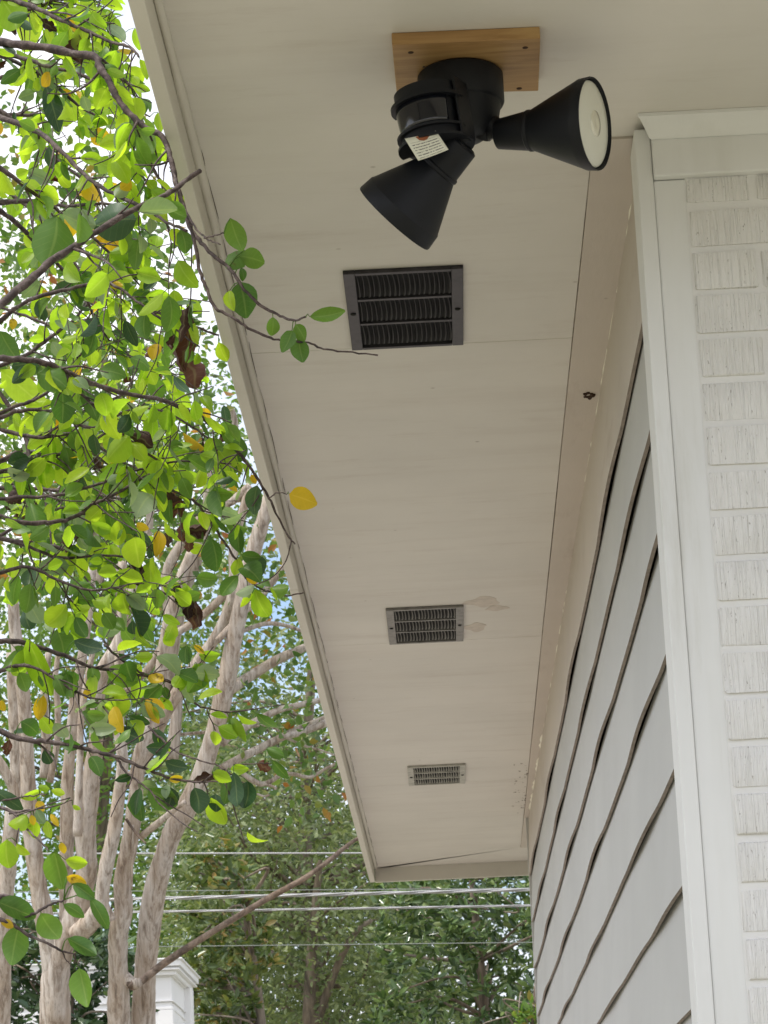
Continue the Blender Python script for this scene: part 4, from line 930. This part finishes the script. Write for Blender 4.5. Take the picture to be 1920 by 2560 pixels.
bgtree('slender_tree', 'slender pale green tree half hidden by the crepe myrtle trunks', 240, 33, [(-80, 500), (350, 600), (620, 1000), (640, 1500), (480, 2500), (-80, 2600)], 1100, 20, .26, .10, M['pale'], .12, 600, zr=2.0, droop=.3, keep=lambda x, y: np.interp(y, [500, 1100, 1500, 2000], [.18, .45, .75, 1]), nb=80)
bgtree('evergreen_shrub', 'glossy dark evergreen shrub at the foot of the pale trunks', 150, 19, [(-60, 2330), (60, 2290), (250, 2320), (350, 2400), (370, 2720), (-60, 2720)], 360, 12, .09, .085, M['cam'], .04, 2400, zr=.5, droop=.1, cat='shrub', rosette=True, wr=.45)
bgtree('lime_shrub', 'small lime green shrub tip beside the lower siding', 1330, 24, [(1290, 2530), (1345, 2500), (1400, 2560), (1400, 2700), (1270, 2700)], 70, 9, .08, .09, M['pale'], .03, 2560, zr=.3, droop=.1, cat='shrub', rosette=True, wr=.45)

# ------------------------------------------------------------------ power lines
def wire(pl, z, r, matl, label, twist=False, sag=0):
    a, b_ = P(*pl[0], z), P(*pl[-1], z); d = (b_-a)
    A, E_ = a-d*1.2, b_+d*1.2; n = 60; W3 = [A.lerp(E_, i/n) for i in range(n+1)]
    dd = d.normalized(); s1 = dd.cross(Vector((0, 0, 1))).normalized(); s2 = s1.cross(dd)
    if not twist: m = MB(); m.tube(W3, [r]*len(W3), 8); o = m.build('power_line', matl, None, True)
    else:
        m = MB(); n = 420
        for k in range(3):
            W = []
            for i in range(n+1):
                p = A.lerp(E_, i/n); th = i/n*d.length*3.4*9+k*2.094; W.append(p+(s1*math.cos(th)+s2*math.sin(th))*r*.55)
            m.tube(W, [r*.55]*(n+1), 6)
        o = m.build('power_line', matl, None, True)
    tag(o, label, 'cable', 'overhead power lines')
wire([(226, 2134), (908, 2133)], 20, .0062, M['wire'], 'highest thin bright overhead wire strung behind the crepe myrtle')
wire([(320, 2248), (1330, 2224)], 18, .0112, M['wire'], 'thick twisted overhead cable just below the eave end', True)
wire([(410, 2279), (1330, 2264)], 18.3, .0080, M['wire'], 'twisted overhead cable running directly under the thickest cable', True)
wire([(600, 2226), (1330, 2221)], 21, .0030, M['wired'], 'faint dark thin wire grazing the top of the thick cable')
wire([(620, 2364), (1330, 2356)], 21, .0030, M['wired'], 'lowest hairline wire crossing in front of the magnolia')

# ------------------------------------------------------------------ white portico
ZN = 21.5
def ZZ(x, y): return 340+x/8.295, 2350+y/8.295
c0 = P(*ZZ(720, 745), ZN); Xc, Yc_ = c0.x, c0.y
zs = lambda y: UY(*ZZ(720, y), Yc_).z
far = UX(*ZZ(985, 1060), Xc).y
port = tag(empty('white_portico', (Xc-.8, Yc_+.5, 0)), 'white wooden portico with stepped cornice partly hidden by a pale trunk', 'portico')
xl_ = Xc-1.7
def pb(name, o_, z0, z1, yfar, bev=.004):
    m = MB(); m.box((xl_, Yc_-o_, z0), (Xc+o_, yfar, z1)); return m.build(name, M['nb'], port, bevel=bev)
zt = zs(400)
pb('wall', 0, .02, zs(1275)-.002, far+.25); pb('frieze', .004, zs(1250), zs(760), far+.25)
pb('architrave', .018, zs(1275), zs(1255), far+.25); pb('moulding', .012, zs(1440), zs(1380), far+.25)
o1 = .035
pb('cornice', .022, zs(758), zs(735), far+.3); pb('cornice', .045, zs(733), zs(640), far+.34); pb('cornice', .075, zs(638), zs(600), far+.38); pb('cornice', .055, zs(598), zs(560), far+.36); pb('cornice', .085, zs(558), zs(430), far+.42); pb('roof', .1, zs(428), zs(395), far+.46)
m = MB(); m.box((Xc-.03, far, .02), (Xc+.06, far+.22, zs(740))); m.build('pilaster', M['nb'], port, bevel=.01)
m = MB(); m.box((Xc-.1, Yc_-.012, .02), (Xc+.012, Yc_+.12, zs(1445))); m.build('pilaster', M['nb'], port, bevel=.003)
for k in range(6):
    m = MB(); x = Xc-.13-.2*k; m.box((x-.19, Yc_-.006, .02), (x, Yc_+.02, zs(1445))); m.build('board', M['nb'], port, bevel=.003)
for k in range(8):
    m = MB(); y = Yc_+.14+.3*k
    if y+.28 > far: break
    m.box((Xc-.02, y, .02), (Xc+.006, y+.28, zs(1275)-.004)); m.build('board', M['nb'], port, bevel=.003)
